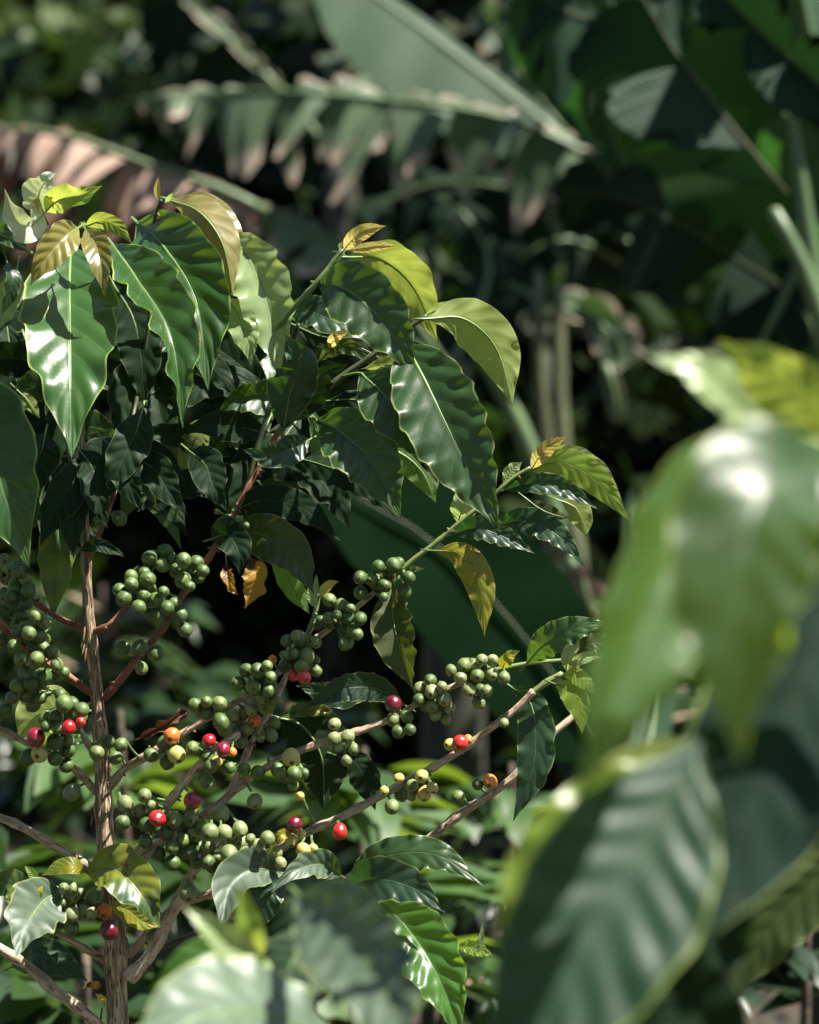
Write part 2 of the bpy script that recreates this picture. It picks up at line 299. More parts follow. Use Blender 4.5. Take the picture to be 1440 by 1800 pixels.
def tube(pts, radii, nseg=8, rough=0.0, nodes=0.0, nodeamp=0.25, step=0.008, seed=0.0, cap=True):
    """tapering tube through pts; rough = bark relief, nodes = spacing of the joints"""
    pts = np.asarray(pts, dtype=float); L = np.linalg.norm(np.diff(pts, axis=0), axis=1).sum()
    n = max(4, int(L / step)); r = np.asarray(radii, dtype=float)
    C = catmull(pts, n)
    if len(r) != len(pts): r = np.interp(np.linspace(0, 1, len(pts)), np.linspace(0, 1, len(r)), r)
    rr = np.interp(np.linspace(0, 1, n), np.linspace(0, 1, len(r)), r)
    T = unit(np.gradient(C, axis=0)); ref = np.array([0, 0, 1.]) if abs(T[0][2]) < .8 else np.array([0, 1., 0])
    A = unit(np.cross(T[0], ref)); V = []; U = []; s_acc = 0
    for i in range(n):
        if i: A = unit(A - T[i] * A.dot(T[i])); s_acc += np.linalg.norm(C[i] - C[i - 1])
        B = np.cross(T[i], A); k = 1.0
        if nodes: 
            ph = (s_acc / nodes + seed) % 1.0; k += nodeamp * math.exp(-((ph - .5) * nodes / (rr[i] * .9 + .001)) ** 2)
        for j in range(nseg + 1):
            a = 2 * math.pi * j / nseg
            q = 1.0
            if rough:
                aa = 2 * math.pi * (j % nseg) / nseg
                q += rough * noise.noise(Vector((math.cos(aa) * 2.6 + seed, math.sin(aa) * 2.6, s_acc * 14)))
                q += rough * .7 * noise.noise(Vector((math.cos(aa) * 6, math.sin(aa) * 6 + seed, s_acc * 45)))
            V.append(C[i] + (A * math.cos(a) + B * math.sin(a)) * rr[i] * k * q); U.append((j / nseg, s_acc))
    F = []
    w = nseg + 1
    for i in range(n - 1):
        for j in range(nseg): F.append((i * w + j, i * w + j + 1, (i + 1) * w + j + 1, (i + 1) * w + j))
    if cap:
        V.append(C[0]); U.append((.5, 0)); V.append(C[-1] + T[-1] * rr[-1] * .6); U.append((.5, s_acc))
        c0, c1 = n * w, n * w + 1
        for j in range(nseg): F.append((c0, j + 1, j)); F.append((c1, (n - 1) * w + j, (n - 1) * w + j + 1))
    return V, F, U

PROF_V = [0, .03, .09, .18, .3, .42, .55, .68, .79, .87, .92, .96, 1.0]
PROF_W = [.02, .10, .32, .64, .91, 1.0, .96, .80, .54, .29, .15, .07, .0]
PROF2_W = [.02, .12, .36, .64, .88, 1.0, .96, .80, .58, .38, .26, .13, .0]
def blade(C, W, phiL, phiR, under=False, wave=1.0, nw=6, pucker=1.0, curl=0.0, seed=0, nu=8, na=48, prof=None, tipcurl=0.0, fold=None, nv=NV, holes=()):
    """leaf blade along centreline C (world points); W = full width; phi = tilt of each half towards the viewer"""
    rn = random.Random(seed); C = catmull(C, na)
    T = unit(np.gradient(C, axis=0)); V = []; U = []
    vs = np.linspace(0, 1, na)
    wv = np.interp(vs, PROF_V, prof or PROF_W); wv = np.convolve(np.pad(wv, 2, 'edge'), [.1, .2, .4, .2, .1], 'valid'); wv[-1] = 0; 
    ph = [rn.random() * 6.28, rn.random() * 6.28, rn.random() * 6.28, rn.random() * 6.28]
    tw = (rn.random() - .5) * R(12)
    for i in range(na):
        v = vs[i]; N0 = unit(np.array(CAM) - C[i]); N0 = unit(N0 - T[i] * N0.dot(T[i])); S = np.cross(N0, T[i])
        a = tw * (v - .5) * 2
        N_ = N0 * math.cos(a) + S * math.sin(a); S_ = S * math.cos(a) - N0 * math.sin(a)
        env = min(1, v * 5) * min(1, (1 - v) * 4 + .1)
        for j in range(-nu, nu + 1):
            u = j / nu; au = abs(u)
            phi = R(phiL if j < 0 else phiR)
            phi_u = phi * min(1, au * 3 + .35)
            side = 0 if j < 0 else 1
            wob = math.sin(6.283 * nw * v + ph[side]) + .5 * math.sin(6.283 * nw * 1.73 * v + ph[side + 2])
            half = W * .5 * wv[i] * (1 + .035 * wob * wave)
            d = (S_ * (1 if j >= 0 else -1) * math.cos(phi_u) + N_ * math.sin(phi_u))
            p = C[i] + d * au * half
            amp = W * .045 * wave * env * au ** 2.2
            h = amp * wob
            h += pucker * W * .009 * env * 4 * au * (1 - au * .75) * (-math.cos(6.283 * (nv * v - 1.5 * au))) 
            h += curl * au * au * half
            p = p + (np.cross(T[i], d) * (-1 if j >= 0 else 1)) * h
            V.append(p); U.append((u * .5 + .5, v))
    F = []; w = 2 * nu + 1
    for i in range(na - 1):
        for j in range(w - 1):
            vv = (i + .5) / na; uu = (j + .5 - nu) / nu
            if any((uu - hu) ** 2 / hr[0] ** 2 + (vv - hv) ** 2 / hr[1] ** 2 < 1 for hu, hv, hr in holes): continue
            a, b, c, d = i * w + j, (i + 1) * w + j, (i + 1) * w + j + 1, i * w + j + 1
            F.append((a, b, c, d) if not under else (d, c, b, a))
    return V, F, U, C, T

def leaf(plant, pts, D, Wpx, phiL=15, phiR=15, mat='mature', under=False, label=None, att=True, name='leaf', rib=True, lowres=False, **kw):
    """pts = (x, y, cm nearer(-) / farther(+) than D)"""
    C = [np.array(P(p[0], p[1], D + (p[2] if len(p) > 2 else 0) * .01)) for p in pts]
    W = Wpx * (.91 if plant.name == 'coffee_plant' else 1.0) / FPX * D
    kw.setdefault('seed', int(pts[0][0] * 7 + pts[0][1] * 3 + pts[-1][0]))
    if lowres: kw.setdefault('nu', 5); kw.setdefault('na', 36)
    L = np.linalg.norm(np.diff(np.array(C), axis=0), axis=1).sum()
    nw = kw.pop('nw', max(3, min(9, L / .018)))
    V, F, U, CC, T = blade(C, W, phiL, phiR, under=under, nw=nw, **kw)
    mb = MB(); mb.add(V, F, U, 0)
    if rib and W > .008:
        s = -1 if not under else 1               # midrib stands out on the underside
        n0 = unit(np.array(CAM) - CC[0]); off = n0 * s * .0005
        path = [c + off for c in CC[::4]]
        r0 = min(.0014, .00035 + W * .016)
        if att is not True and att: path = [np.array(P(att[0], att[1], D + (att[2] if len(att) > 2 else 0) * .01))] + path; r0 *= 1.1
        elif att: path = [CC[0] - T[0] * .010 + off * 0] + path
        tv, tf_, tu = tube(path, [r0, r0 * .8, r0 * .5, r0 * .2], 6, step=.006)
        mb.add(tv, tf_, tu, 1)
    o = mb.build(name, [M[mat], M['petiole']], plant, origin=CC[0])
    if label: o['label'] = label
    return o

# ------------------------------------------------------------------ main coffee plant
D0 = 1.70
def PX(p): return P(p[0], p[1], D0 + (p[2] if len(p) > 2 else 0) * .01)
base = P(210, 1800, D0); gx, gy = base.x + .01, base.y + .01
plant = thing('coffee_plant', 'sharp coffee plant with a brown trunk and clusters of green and red cherries', 'coffee plant', (gx, gy, 0))
tr_pts = [(150, 955), (156, 1080), (170, 1220), (181, 1380), (186, 1500), (200, 1620), (207, 1800)]
tp = [np.array(PX(p)) for p in tr_pts] + [np.array((gx, gy, .6)), np.array((gx, gy, -.02))]
tp = [np.array(PX((140, 640, 2))), np.array(PX((144, 800, 1)))] + tp
mb = MB(); pxm = D0 / FPX
V, F, U = tube(tp, [5 * pxm, 9 * pxm, 15 * pxm, 19 * pxm, 23 * pxm, 26 * pxm, 29 * pxm, 31 * pxm, 35 * pxm, 38 * pxm, 48 * pxm], 36, rough=.10, nodes=.058, nodeamp=.2, step=.0035)
mb.add(V, F, U)
for k in range(26):                          # frayed strips of bark standing off the trunk
    y = rnd.uniform(1000, 1790); x = np.interp(y, [p[1] for p in tr_pts], [p[0] for p in tr_pts]); r = np.interp(y, [950, 1800], [11, 29])
    a = rnd.uniform(-1.3, 1.3); x0 = x + math.sin(a) * r; z0 = -math.cos(a) * r * .0405
    l = rnd.uniform(18, 45); o_ = 3 * math.sin(a)
    pts = [PX((x0, y, z0)), PX((x0 + o_, y + l * .5, z0 - .1)), PX((x0 + o_ * rnd.uniform(1, 2.4), y + l, z0 - .22))]
    V, F, U = tube([np.array(p) for p in pts], [.0005, .0011, .0003], 5, rough=.3, step=.003); mb.add(V, F, U)
mb.build('trunk', M['bark'], plant, origin=(gx, gy, 0))

BR_SEGS = []                                  # all branch points (world) for hanging cherries and stalks
def branch(pts, r0, r1, mat='bark_pale', rough=.14, nodes=.03, owner=None, D=D0, seg=12, reg=True, bumps=True, name='branch'):
    pp = [np.array(P(p[0], p[1], D + (p[2] if len(p) > 2 else 0) * .01)) for p in pts]
    m_ = D / FPX
    mb = MB(); sd = rnd.random(); V, F, U = tube(pp, [r0 * m_, r1 * m_], seg, rough=rough, nodes=nodes, nodeamp=.28, step=.003 if D > 1.3 else .006, seed=sd); mb.add(V, F, U)
    C = catmull(pp, max(6, int(np.linalg.norm(np.diff(np.array(pp), axis=0), axis=1).sum() / .005)))
    if reg: BR_SEGS.append((owner or plant, C))
    if bumps:                                 # dry stubs left at the joints
        for i in range(3, len(C) - 2, 6):
            if rnd.random() < .75:
                for q in range(rnd.randint(1, 3)):
                    a = rnd.uniform(0, 6.28); rr = (r0 + (r1 - r0) * i / len(C)) * m_
                    d = np.array((math.cos(a), -.5 * abs(math.sin(a * 2)), math.sin(a)))
                    p0 = C[i] + d * rr * .6; p1 = C[i] + d * (rr + rnd.uniform(.0012, .0035))
                    V, F, U = tube([p0, (p0 + p1) / 2, p1], [.0009, .0013, .0007], 5, rough=.4, step=.001); mb.add(V, F, U, 1)
    return mb.build(name, [M[mat], M['bark']] , owner or plant, origin=pp[0])
# thin rough side branches; (x, y, cm behind the trunk's plane)
branch([(170, 1224), (120, 1190, -1), (60, 1150, -2), (18, 1112, -3), (-30, 1075, -4)], 7, 5.5, 'bark_red')
branch([(160, 1112), (110, 1090, 1), (60, 1058, 1), (-10, 1010, 2)], 6, 4, 'bark_red')
branch([(162, 1112), (190, 1100, -1), (215, 1075, -1), (250, 1040, -2)], 6, 3, 'bark_red')
branch([(184, 1228), (240, 1160, -1), (285, 1105, -1), (330, 1032, -1), (375, 968, 0), (440, 850, 1), (500, 745, 1), (570, 690, 0)], 6.5, 4.5, 'bark_red')
branch([(156, 985), (176, 935, -1), (196, 880, -1), (215, 820, 1)], 5, 4, 'bark_red')
branch([(215, 820, 1), (240, 700, 5), (262, 560, 5), (270, 400, 3), (283, 352, 1)], 4, 3, 'twig_dark')
branch([(150, 975), (130, 850, 2), (100, 650, 3), (80, 480, 3), (76, 385, 2)], 4.5, 3, 'twig_dark', .08)
branch([(168, 1392), (135, 1355, -1), (70, 1318, -2), (0, 1282, -3), (-50, 1255, -4)], 7, 5)
branch([(172, 1340), (150, 1300, -2), (122, 1250, -3), (95, 1215, -3)], 6, 4)
branch([(192, 1385), (220, 1350), (255, 1330, -1), (350, 1272, -1), (430, 1225, -1), (480, 1190, -1), (540, 1135, 0), (600, 1090, 0), (660, 1040), (700, 1008)], 7, 4.5)
branch([(700, 1010), (725, 985), (765, 955), (800, 925), (850, 885), (900, 842), (932, 822)], 4.5, 3.2, 'twig', .05)
branch([(198, 1535), (225, 1515), (262, 1470, -1), (300, 1408, -2), (345, 1352, -3), (378, 1318, -3), (420, 1290, -2)], 9, 6, 'bark_white')
branch([(400, 1402, 1), (425, 1345, 1), (450, 1290), (478, 1245, -1), (500, 1195), (520, 1150)], 5.5, 5, 'bark_white')
branch([(205, 1540, 1), (260, 1498, 1), (320, 1455), (372, 1425), (430, 1375), (500, 1332), (580, 1300), (640, 1282), (690, 1262), (750, 1228), (820, 1196)], 8.5, 5)
branch([(820, 1196), (870, 1178), (930, 1166), (1000, 1160), (1062, 1158)], 4.2, 3, 'twig', .05)
branch([(225, 1680, 2), (290, 1610, 2), (330, 1585, 1), (400, 1560), (460, 1515), (530, 1468), (600, 1436), (690, 1388), (790, 1332), (860, 1282), (905, 1248), (938, 1215)], 8, 6)
branch([(930, 1222), (960, 1200), (988, 1184)], 5.8, 5, 'twig', .08)
branch([(560, 1590, 3), (640, 1530, 3), (730, 1492, 2), (800, 1438, 2), (900, 1368, 2), (960, 1300, 3), (1010, 1258, 4)], 9, 6)
branch([(225, 1720, -1), (262, 1680, -1), (300, 1610, -1), (330, 1550, -1), (362, 1500, -1)], 12, 7, 'bark_white')
branch([(175, 1540, 1), (150, 1520), (80, 1478, -1), (30, 1450, -2), (-40, 1422, -3)], 8, 7)
branch([(200, 1840, 1), (165, 1795, -1), (100, 1745, -2), (50, 1700, -2), (-20, 1655, -3)], 10, 8.5)
branch([(190, 1690, 1), (150, 1668, -1), (100, 1640, -2), (60, 1620, -2)], 7, 4)
# green growing shoots
branch([(480, 590, 2), (505, 555, 1), (550, 505), (590, 458), (602, 440)], 4.5, 5.5, 'twig', .04, bumps=False)
branch([(560, 700), (600, 662), (650, 628), (700, 590), (728, 570), (750, 555)], 5.2, 4.5, 'twig_dark', .05, bumps=False)
branch([(535, 1125), (548, 1100), (556, 1070), (560, 1045)], 5, 4, 'twig', .04, bumps=False)
branch([(0, 412, 1), (30, 428), (58, 446)], 3.2, 3, 'twig', .03, bumps=False)
branch([(430, 870, 3), (460, 760, 3), (500, 640, 3), (525, 570, 2)], 5, 4, 'twig_dark', .05, bumps=False)

Lf = lambda *a, **k: leaf(plant, *a, **k)
# ---- upper left crown
Lf([(125, 428, 5), (122, 500, 0), (124, 640, -6), (126, 808, -9)], D0 - .02, 186, 10, 12, 'glossy', nw=5.5, wave=1.0, pucker=.9, label='broad glossy green leaf hanging straight down at upper left', nu=10, na=64)
Lf([(138, 400, -4), (112, 418, -6), (78, 460, -7), (52, 502, -7)], D0, 70, 25, 25, 'bronze', wave=.5, pucker=2.2, nv=8, label='small folded bronze leaf with pale underside')
Lf([(150, 402, -4), (168, 430, -6), (178, 470, -7), (184, 521, -7)], D0, 54, 20, 25, 'bronze', wave=.4, pucker=1.4, nv=8)
Lf([(148, 398, -2), (180, 388, -3), (210, 402, -3), (232, 428, -3)], D0, 36, -10, 20, 'yellowgreen', wave=.6)
Lf([(148, 402, -2), (143, 396, -2), (150, 388, -2)], D0, 10, 0, 0, 'yellowgreen')
Lf([(196, 428, 2), (240, 490, -3), (300, 590, -7), (322, 752, -9)], D0, 140, 66, 14, 'glossy', nw=7, wave=1.1, pucker=.8, nu=10, na=64, label='curved green leaf with a pale wavy left margin')
Lf([(240, 390, 5), (285, 430, 1), (345, 530, -3), (366, 688, -5)], D0, 165, 12, 10, 'glossy', nw=5, wave=.6, pucker=1.6, nu=10, na=64, curl=-.15, label='dark shiny leaf with deep veins beside the curved leaf')
Lf([(298, 352, 4), (350, 372, 2), (392, 430, 1), (410, 522, 1)], D0, 84, -20, -20, 'bronze', under=True, wave=.5, pucker=.5)
Lf([(305, 350, 6), (360, 362, 5), (402, 420, 4), (404, 510, 4)], D0, 76, -15, -30, 'bronze', wave=.4, pucker=.5)
Lf([(400, 410, 5), (435, 450, 3), (470, 530, 2), (492, 668, 1)], D0, 118, 15, 20, 'pale', nw=6, wave=1.2, pucker=.6, label='pale whitish green leaf with wavy edges')
Lf([(405, 402, 8), (440, 440, 6), (478, 500, 5), (505, 568, 4)], D0, 56, 0, -10, 'yellowgreen', under=True)
Lf([(398, 522, 3), (420, 555, 2), (436, 600, 1), (441, 642, 1)], D0, 62, 0, 15, 'pale', nw=3)
Lf([(278, 352, 1), (276, 335, 1), (279, 310, 1)], D0, 14, 25, 25, 'gold', wave=.2)
Lf([(290, 356, 1), (302, 344, 0), (318, 333, 0)], D0, 10, 20, 20, 'pale', wave=.2)
# star of leaves, sun glare put into the white ones' colour
Lf([(78, 375, 2), (52, 398, 0), (28, 385, -2), (8, 332, -3)], D0, 66, 30, 25, 'white', nw=3, wave=1.6, tipcurl=.5, label='bright white backlit leaf of the topmost rosette')
Lf([(78, 375, 2), (68, 345, 1), (80, 318, 0), (98, 302, 0)], D0, 72, 20, 20, 'white', nw=3, wave=1.3)
Lf([(80, 372, 2), (105, 350, 0), (145, 342, -1), (181, 326, -1)], D0, 54, 25, 20, 'yellowgreen', nw=3, wave=1.3)
Lf([(68, 372, 1), (63, 350, 1), (62, 330, 1)], D0, 9, 0, 0, 'gold')
Lf([(-30, 400, 2), (0, 408, 1), (28, 425, 0), (55, 447, 0)], D0, 42, 20, 20, 'mature')
Lf([(12, 458, 0), (22, 490, -1), (14, 525, -1), (2, 556, -1)], D0, 40, 50, -30, 'bluish')
Lf([(30, 470, 2), (20, 510, 1), (-10, 560, 1), (-40, 600, 1)], D0, 60, 20, 20, 'pale', nw=4)
Lf([(-70, 690, 1), (-30, 740, -4), (5, 860, -6), (52, 1000, -6)], D0 - .03, 170, 10, 12, 'glossy', nw=5, wave=.8, nu=10, na=64, label='large dark green leaf cut by the left edge')
Lf([(118, 858, 3), (104, 930, 2), (98, 1010, 1), (93, 1092, 1)], D0, 76, 10, 14, 'spotted', nw=4, wave=.5, pucker=.5, label='dark hanging leaf with a small brown spot')
# shaded interior leaves
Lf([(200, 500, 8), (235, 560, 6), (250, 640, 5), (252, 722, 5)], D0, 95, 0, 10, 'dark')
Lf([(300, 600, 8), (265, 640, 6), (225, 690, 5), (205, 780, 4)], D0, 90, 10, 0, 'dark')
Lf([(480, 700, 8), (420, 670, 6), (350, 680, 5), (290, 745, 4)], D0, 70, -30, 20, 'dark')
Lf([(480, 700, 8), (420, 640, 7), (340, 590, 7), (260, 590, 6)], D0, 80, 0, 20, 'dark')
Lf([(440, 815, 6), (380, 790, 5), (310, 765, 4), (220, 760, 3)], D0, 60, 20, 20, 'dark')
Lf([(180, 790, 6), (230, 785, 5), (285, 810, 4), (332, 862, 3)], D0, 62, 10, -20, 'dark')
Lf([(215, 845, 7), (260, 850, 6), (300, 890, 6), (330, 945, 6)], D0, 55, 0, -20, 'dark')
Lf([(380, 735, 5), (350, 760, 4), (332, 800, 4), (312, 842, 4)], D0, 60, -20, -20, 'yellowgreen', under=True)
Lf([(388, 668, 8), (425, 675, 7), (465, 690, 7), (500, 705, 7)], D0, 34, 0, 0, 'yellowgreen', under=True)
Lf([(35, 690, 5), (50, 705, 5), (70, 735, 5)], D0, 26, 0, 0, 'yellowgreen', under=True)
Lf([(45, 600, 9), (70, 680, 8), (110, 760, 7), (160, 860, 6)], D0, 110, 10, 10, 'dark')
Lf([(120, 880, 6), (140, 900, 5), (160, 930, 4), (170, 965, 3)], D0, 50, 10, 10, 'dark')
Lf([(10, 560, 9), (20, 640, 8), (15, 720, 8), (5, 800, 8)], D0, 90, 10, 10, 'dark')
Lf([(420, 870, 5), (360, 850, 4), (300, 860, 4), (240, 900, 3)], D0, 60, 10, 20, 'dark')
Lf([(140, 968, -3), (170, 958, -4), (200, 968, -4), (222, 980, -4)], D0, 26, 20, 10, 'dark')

SHADED = []
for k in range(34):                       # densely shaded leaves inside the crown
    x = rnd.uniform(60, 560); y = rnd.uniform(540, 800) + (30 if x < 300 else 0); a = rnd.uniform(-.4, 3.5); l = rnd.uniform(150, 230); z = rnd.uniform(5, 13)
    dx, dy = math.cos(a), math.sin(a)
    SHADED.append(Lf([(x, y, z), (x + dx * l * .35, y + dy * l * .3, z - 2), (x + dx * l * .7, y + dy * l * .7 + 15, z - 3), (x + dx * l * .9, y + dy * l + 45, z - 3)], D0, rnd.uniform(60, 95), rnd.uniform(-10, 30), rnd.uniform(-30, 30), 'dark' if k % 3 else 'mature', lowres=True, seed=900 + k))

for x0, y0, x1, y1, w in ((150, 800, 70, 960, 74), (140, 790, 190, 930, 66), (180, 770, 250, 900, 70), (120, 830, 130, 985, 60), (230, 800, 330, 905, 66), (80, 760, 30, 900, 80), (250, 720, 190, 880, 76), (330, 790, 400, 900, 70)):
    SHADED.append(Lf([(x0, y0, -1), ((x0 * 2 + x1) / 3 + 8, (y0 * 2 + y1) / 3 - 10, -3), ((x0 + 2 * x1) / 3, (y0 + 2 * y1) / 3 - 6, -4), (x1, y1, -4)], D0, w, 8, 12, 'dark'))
# branch with the damaged leaf
Lf([(498, 758, -1), (510, 690, -2), (525, 640, -3), (500, 585, -4)], D0, 92, -10, 15, 'bluish', nw=4, wave=1.5, holes=[(.42, .55, (.16, .035))], label='dark leaf with insect holes and a ragged edge')
Lf([(500, 745, 0), (540, 700, -1), (570, 655, -2), (612, 640, -3)], D0, 66, 0, 25, 'dark', nw=4, wave=1.8)
Lf([(545, 772, 0), (510, 790, -2), (470, 800, -3), (425, 790, -4)], D0, 62, 30, 10, 'bluish', nw=4, pucker=2)
# upper right branch
Lf([(604, 440, -1), (622, 418, -2), (648, 403, -2), (680, 397, -2)], D0, 34, 15, 25, 'gold', wave=.3, label='small golden young leaf at the topmost shoot tip')
Lf([(608, 440, 0), (640, 436, 0), (672, 432, 0), (704, 434, 0)], D0, 22, 25, 20, 'gold', wave=.4)
Lf([(600, 441, -1), (598, 432, -1), (602, 424, -1)], D0, 8, 0, 0, 'pale')
Lf([(612, 452, 1), (668, 456, 3), (725, 505, 4), (770, 602, 4)], D0, 108, -15, 25, 'yellowgreen', under=True, nw=4, wave=.6, pucker=.6, na=56, label='yellow green backlit leaf arching below the golden tip')
Lf([(614, 455, 4), (634, 470, 5), (665, 500, 5), (692, 530, 5)], D0, 46, -10, 0, 'yellowgreen', under=True, nw=3)
Lf([(560, 498, 0), (610, 510, -3), (668, 560, -4), (735, 660, -4)], D0, 130, 20, 8, 'mature', nw=6, wave=1.0, pucker=.9, na=56)
Lf([(500, 548, 3), (540, 545, 1), (590, 565, 0), (665, 600, 0)], D0, 70, 30, -10, 'bluish', nw=6, wave=1.2)
Lf([(515, 570, 4), (560, 590, 3), (610, 600, 2), (690, 640, 2)], D0, 50, 10, -10, 'dark', under=True)
Lf([(578, 612, 0), (588, 595, -1), (600, 587, -1), (616, 584, -1)], D0, 22, 20, 10, 'gold', wave=.5)
Lf([(560, 635, 2), (590, 610, 1), (620, 612, 1), (650, 640, 1)], D0, 34, 10, 10, 'olive')
# second branch
Lf([(752, 560, -1), (815, 560, 0), (872, 612, 1), (902, 715, 1)], D0 - .02, 104, -5, -15, 'yellowgreen', under=True, nw=5, wave=.7, pucker=.8, na=56, nu=10, label='bright yellow green leaf arching at the end of the second shoot')
Lf([(745, 556, 1), (775, 542, 0), (810, 540, 0), (840, 552, 1)], D0, 26, -10, 20, 'pale', nw=3)
Lf([(706, 594, -2), (745, 665, -5), (800, 778, -7), (882, 938, -8)], D0, 158, 14, 12, 'mature', nw=8, wave=.75, pucker=.8, nu=10, na=72, att=(700, 592, -1), label='long hanging green leaf in the middle, in sharp focus')
Lf([(632, 655, -2), (672, 690, -4), (715, 745, -5), (752, 816, -5)], D0, 116, 14, 10, 'mature', nw=5, wave=.9, pucker=.9, nu=10, na=56, att=(600, 662, 0))
Lf([(640, 648, 2), (680, 640, 1), (715, 648, 1), (750, 680, 1)], D0, 36, -10, -10, 'yellowgreen', under=True)
Lf([(700, 600, 4), (750, 640, 5), (800, 700, 6), (830, 800, 6)], D0, 60, -10, -10, 'dark', under=True)
Lf([(556, 738, -1), (600, 760, -3), (655, 815, -4), (706, 912, -4)], D0, 124, 22, 10, 'mature', nw=6, wave=.9, pucker=.8, nu=10, na=56)
Lf([(552, 748, 1), (575, 800, 1), (600, 820, 1), (640, 850, 1)], D0, 60, 0, 10, 'green', under=True)
Lf([(490, 798, 1), (560, 815, -1), (630, 845, -3), (704, 914, -3)], D0 + .01, 66, 8, -35, 'dark', nw=8, wave=1.4)
Lf([(690, 788, 4), (722, 808, 4), (748, 838, 4), (766, 884, 4)], D0, 62, 0, -10, 'green', under=True, label='small lime green leaf behind the long hanging leaf')
Lf([(570, 705, 0), (640, 705, -1), (710, 745, -1), (770, 850, -1)], D0 + .01, 72, 10, -30, 'dark', nw=7, wave=1.2)
Lf([(400, 905, 2), (460, 880, 0), (535, 895, -1), (600, 952, -2)], D0, 66, 10, -10, 'dark', nw=7, wave=1.1)
Lf([(405, 935, 1), (460, 940, -1), (515, 975, -2), (552, 1045, -3)], D0, 92, 12, 10, 'olive', nw=5, wave=.6)
Lf([(475, 965, 4), (500, 1000, 4), (520, 1040, 4), (545, 1080, 4)], D0, 50, 0, 0, 'green', under=True)
Lf([(370, 948, 0), (400, 940, -2), (420, 970, -3), (422, 1012, -3)], D0, 68, 10, 10, 'dark', nw=3)
Lf([(440, 980, -1), (450, 1010, -2), (445, 1040, -2), (430, 1070, -2)], D0, 50, 10, 30, 'deadgold', nw=3, wave=2, label='withered yellow and brown leaf')
Lf([(398, 990, -1), (400, 1015, -2), (408, 1035, -2), (420, 1048, -2)], D0, 26, 30, 30, 'deadgold', nw=3, wave=2)
Lf([(440, 880, 4), (490, 850, 4), (540, 845, 4), (585, 860, 4)], D0, 40, 10, 10, 'mature', nw=6)
Lf([(360, 800, 6), (400, 850, 6), (420, 900, 6), (440, 960, 6)], D0, 80, 10, 10, 'dark')
# third shoot
Lf([(935, 824, 0), (950, 800, -1), (968, 782, -1), (996, 768, -1)], D0, 34, 10, 25, 'gold', wave=.3, prof=PROF2_W)
Lf([(928, 828, 1), (985, 812, 0), (1045, 842, 0), (1108, 916, 0)], D0, 62, 0, -5, 'yellowgreen', nw=5, wave=.8, label='pale yellow green leaf at the tip of the rightmost shoot')
Lf([(930, 826, 2), (990, 800, 1), (1050, 830, 1), (1100, 905, 2)], D0 + .01, 48, 10, 10, 'pale', nw=5, wave=.8)
Lf([(885, 862, 1), (935, 850, 0), (990, 858, 0), (1052, 895, 0)], D0, 44, 25, 10, 'bluish', nw=7, wave=1.2)
Lf([(985, 880, 3), (1010, 890, 3), (1025, 915, 3), (1030, 945, 3)], D0, 50, 0, -10, 'yellowgreen', under=True)
Lf([(930, 880, 2), (950, 895, 2), (975, 905, 2), (1000, 910, 2)], D0, 36, 0, 0, 'olive', under=True)
Lf([(795, 940, 0), (840, 928, -2), (890, 945, -2), (942, 974, -2)], D0, 48, 25, 5, 'bluish', nw=8, wave=1.3)
Lf([(860, 930, 3), (920, 915, 1), (980, 940, 0), (1030, 998, 0)], D0, 56, 20, -5, 'bluish', nw=8, wave=1.4)
Lf([(762, 968, -1), (812, 975, -2), (845, 1030, -2), (852, 1120, -2)], D0, 62, -5, -15, 'mottled', nw=5, wave=.7, label='yellowing mottled leaf hanging under the rightmost shoot')
Lf([(805, 920, 3), (815, 890, 2), (825, 870, 2), (842, 850, 2)], D0, 52, 10, 10, 'pale', nw=3)
Lf([(885, 850, 3), (895, 835, 3), (905, 822, 3), (918, 812, 3)], D0, 30, 10, 10, 'pale', nw=3)
Lf([(720, 995, -1), (728, 1000, -2), (738, 1000, -2), (748, 998, -2)], D0, 12, 0, 0, 'olive')
Lf([(692, 1030, 0), (690, 1080, -1), (704, 1145, -2), (726, 1212, -2)], D0, 92, 0, 40, 'olive', under=True, nw=6, wave=.8, label='hanging leaf, dull olive on one half and pale on the other')
# small shoot by the middle clusters
Lf([(560, 1046, -1), (556, 1030, -1), (556, 1008, -1)], D0, 10, 0, 0, 'pale', wave=.2)
Lf([(562, 1050, -1), (570, 1036, -1), (582, 1026, -1), (596, 1022, -1)], D0, 20, 20, 20, 'gold', wave=.4)
Lf([(556, 1070, -1), (552, 1058, -1), (548, 1040, -1), (546, 1020, -1)], D0, 22, 20, 10, 'pale', wave=.4)
# right twig
Lf([(925, 1168, 0), (960, 1130, -2), (1010, 1105, -3), (1075, 1092, -3)], D0, 62, 15, -10, 'mature', nw=7, wave=1.2)
Lf([(1000, 1160, 2), (1030, 1135, 1), (1060, 1130, 1), (1100, 1140, 1)], D0, 40, 15, -10, 'olive', nw=6, wave=1.0)
Lf([(884, 1176, -1), (890, 1160, -2), (900, 1150, -2), (914, 1144, -2)], D0, 28, 10, 20, 'mottled', nw=2)
Lf([(996, 1180, -2), (1000, 1150, -3), (1012, 1130, -3), (1020, 1110, -3)], D0, 28, 25, 20, 'pale', nw=2, wave=.4)
Lf([(1000, 1178, -2), (1020, 1160, -3), (1045, 1152, -3), (1066, 1155, -3)], D0, 24, 25, 20, 'pale', nw=2, wave=.4)
Lf([(990, 1188, -2), (1010, 1186, -3), (1030, 1200, -3), (1050, 1225, -3)], D0, 34, 10, -20, 'yellowgreen', nw=3, wave=.5)
Lf([(975, 1202, -2), (1000, 1212, -3), (1018, 1240, -3), (1024, 1290, -3)], D0, 52, 15, -20, 'yellowgreen', nw=3, wave=.5)
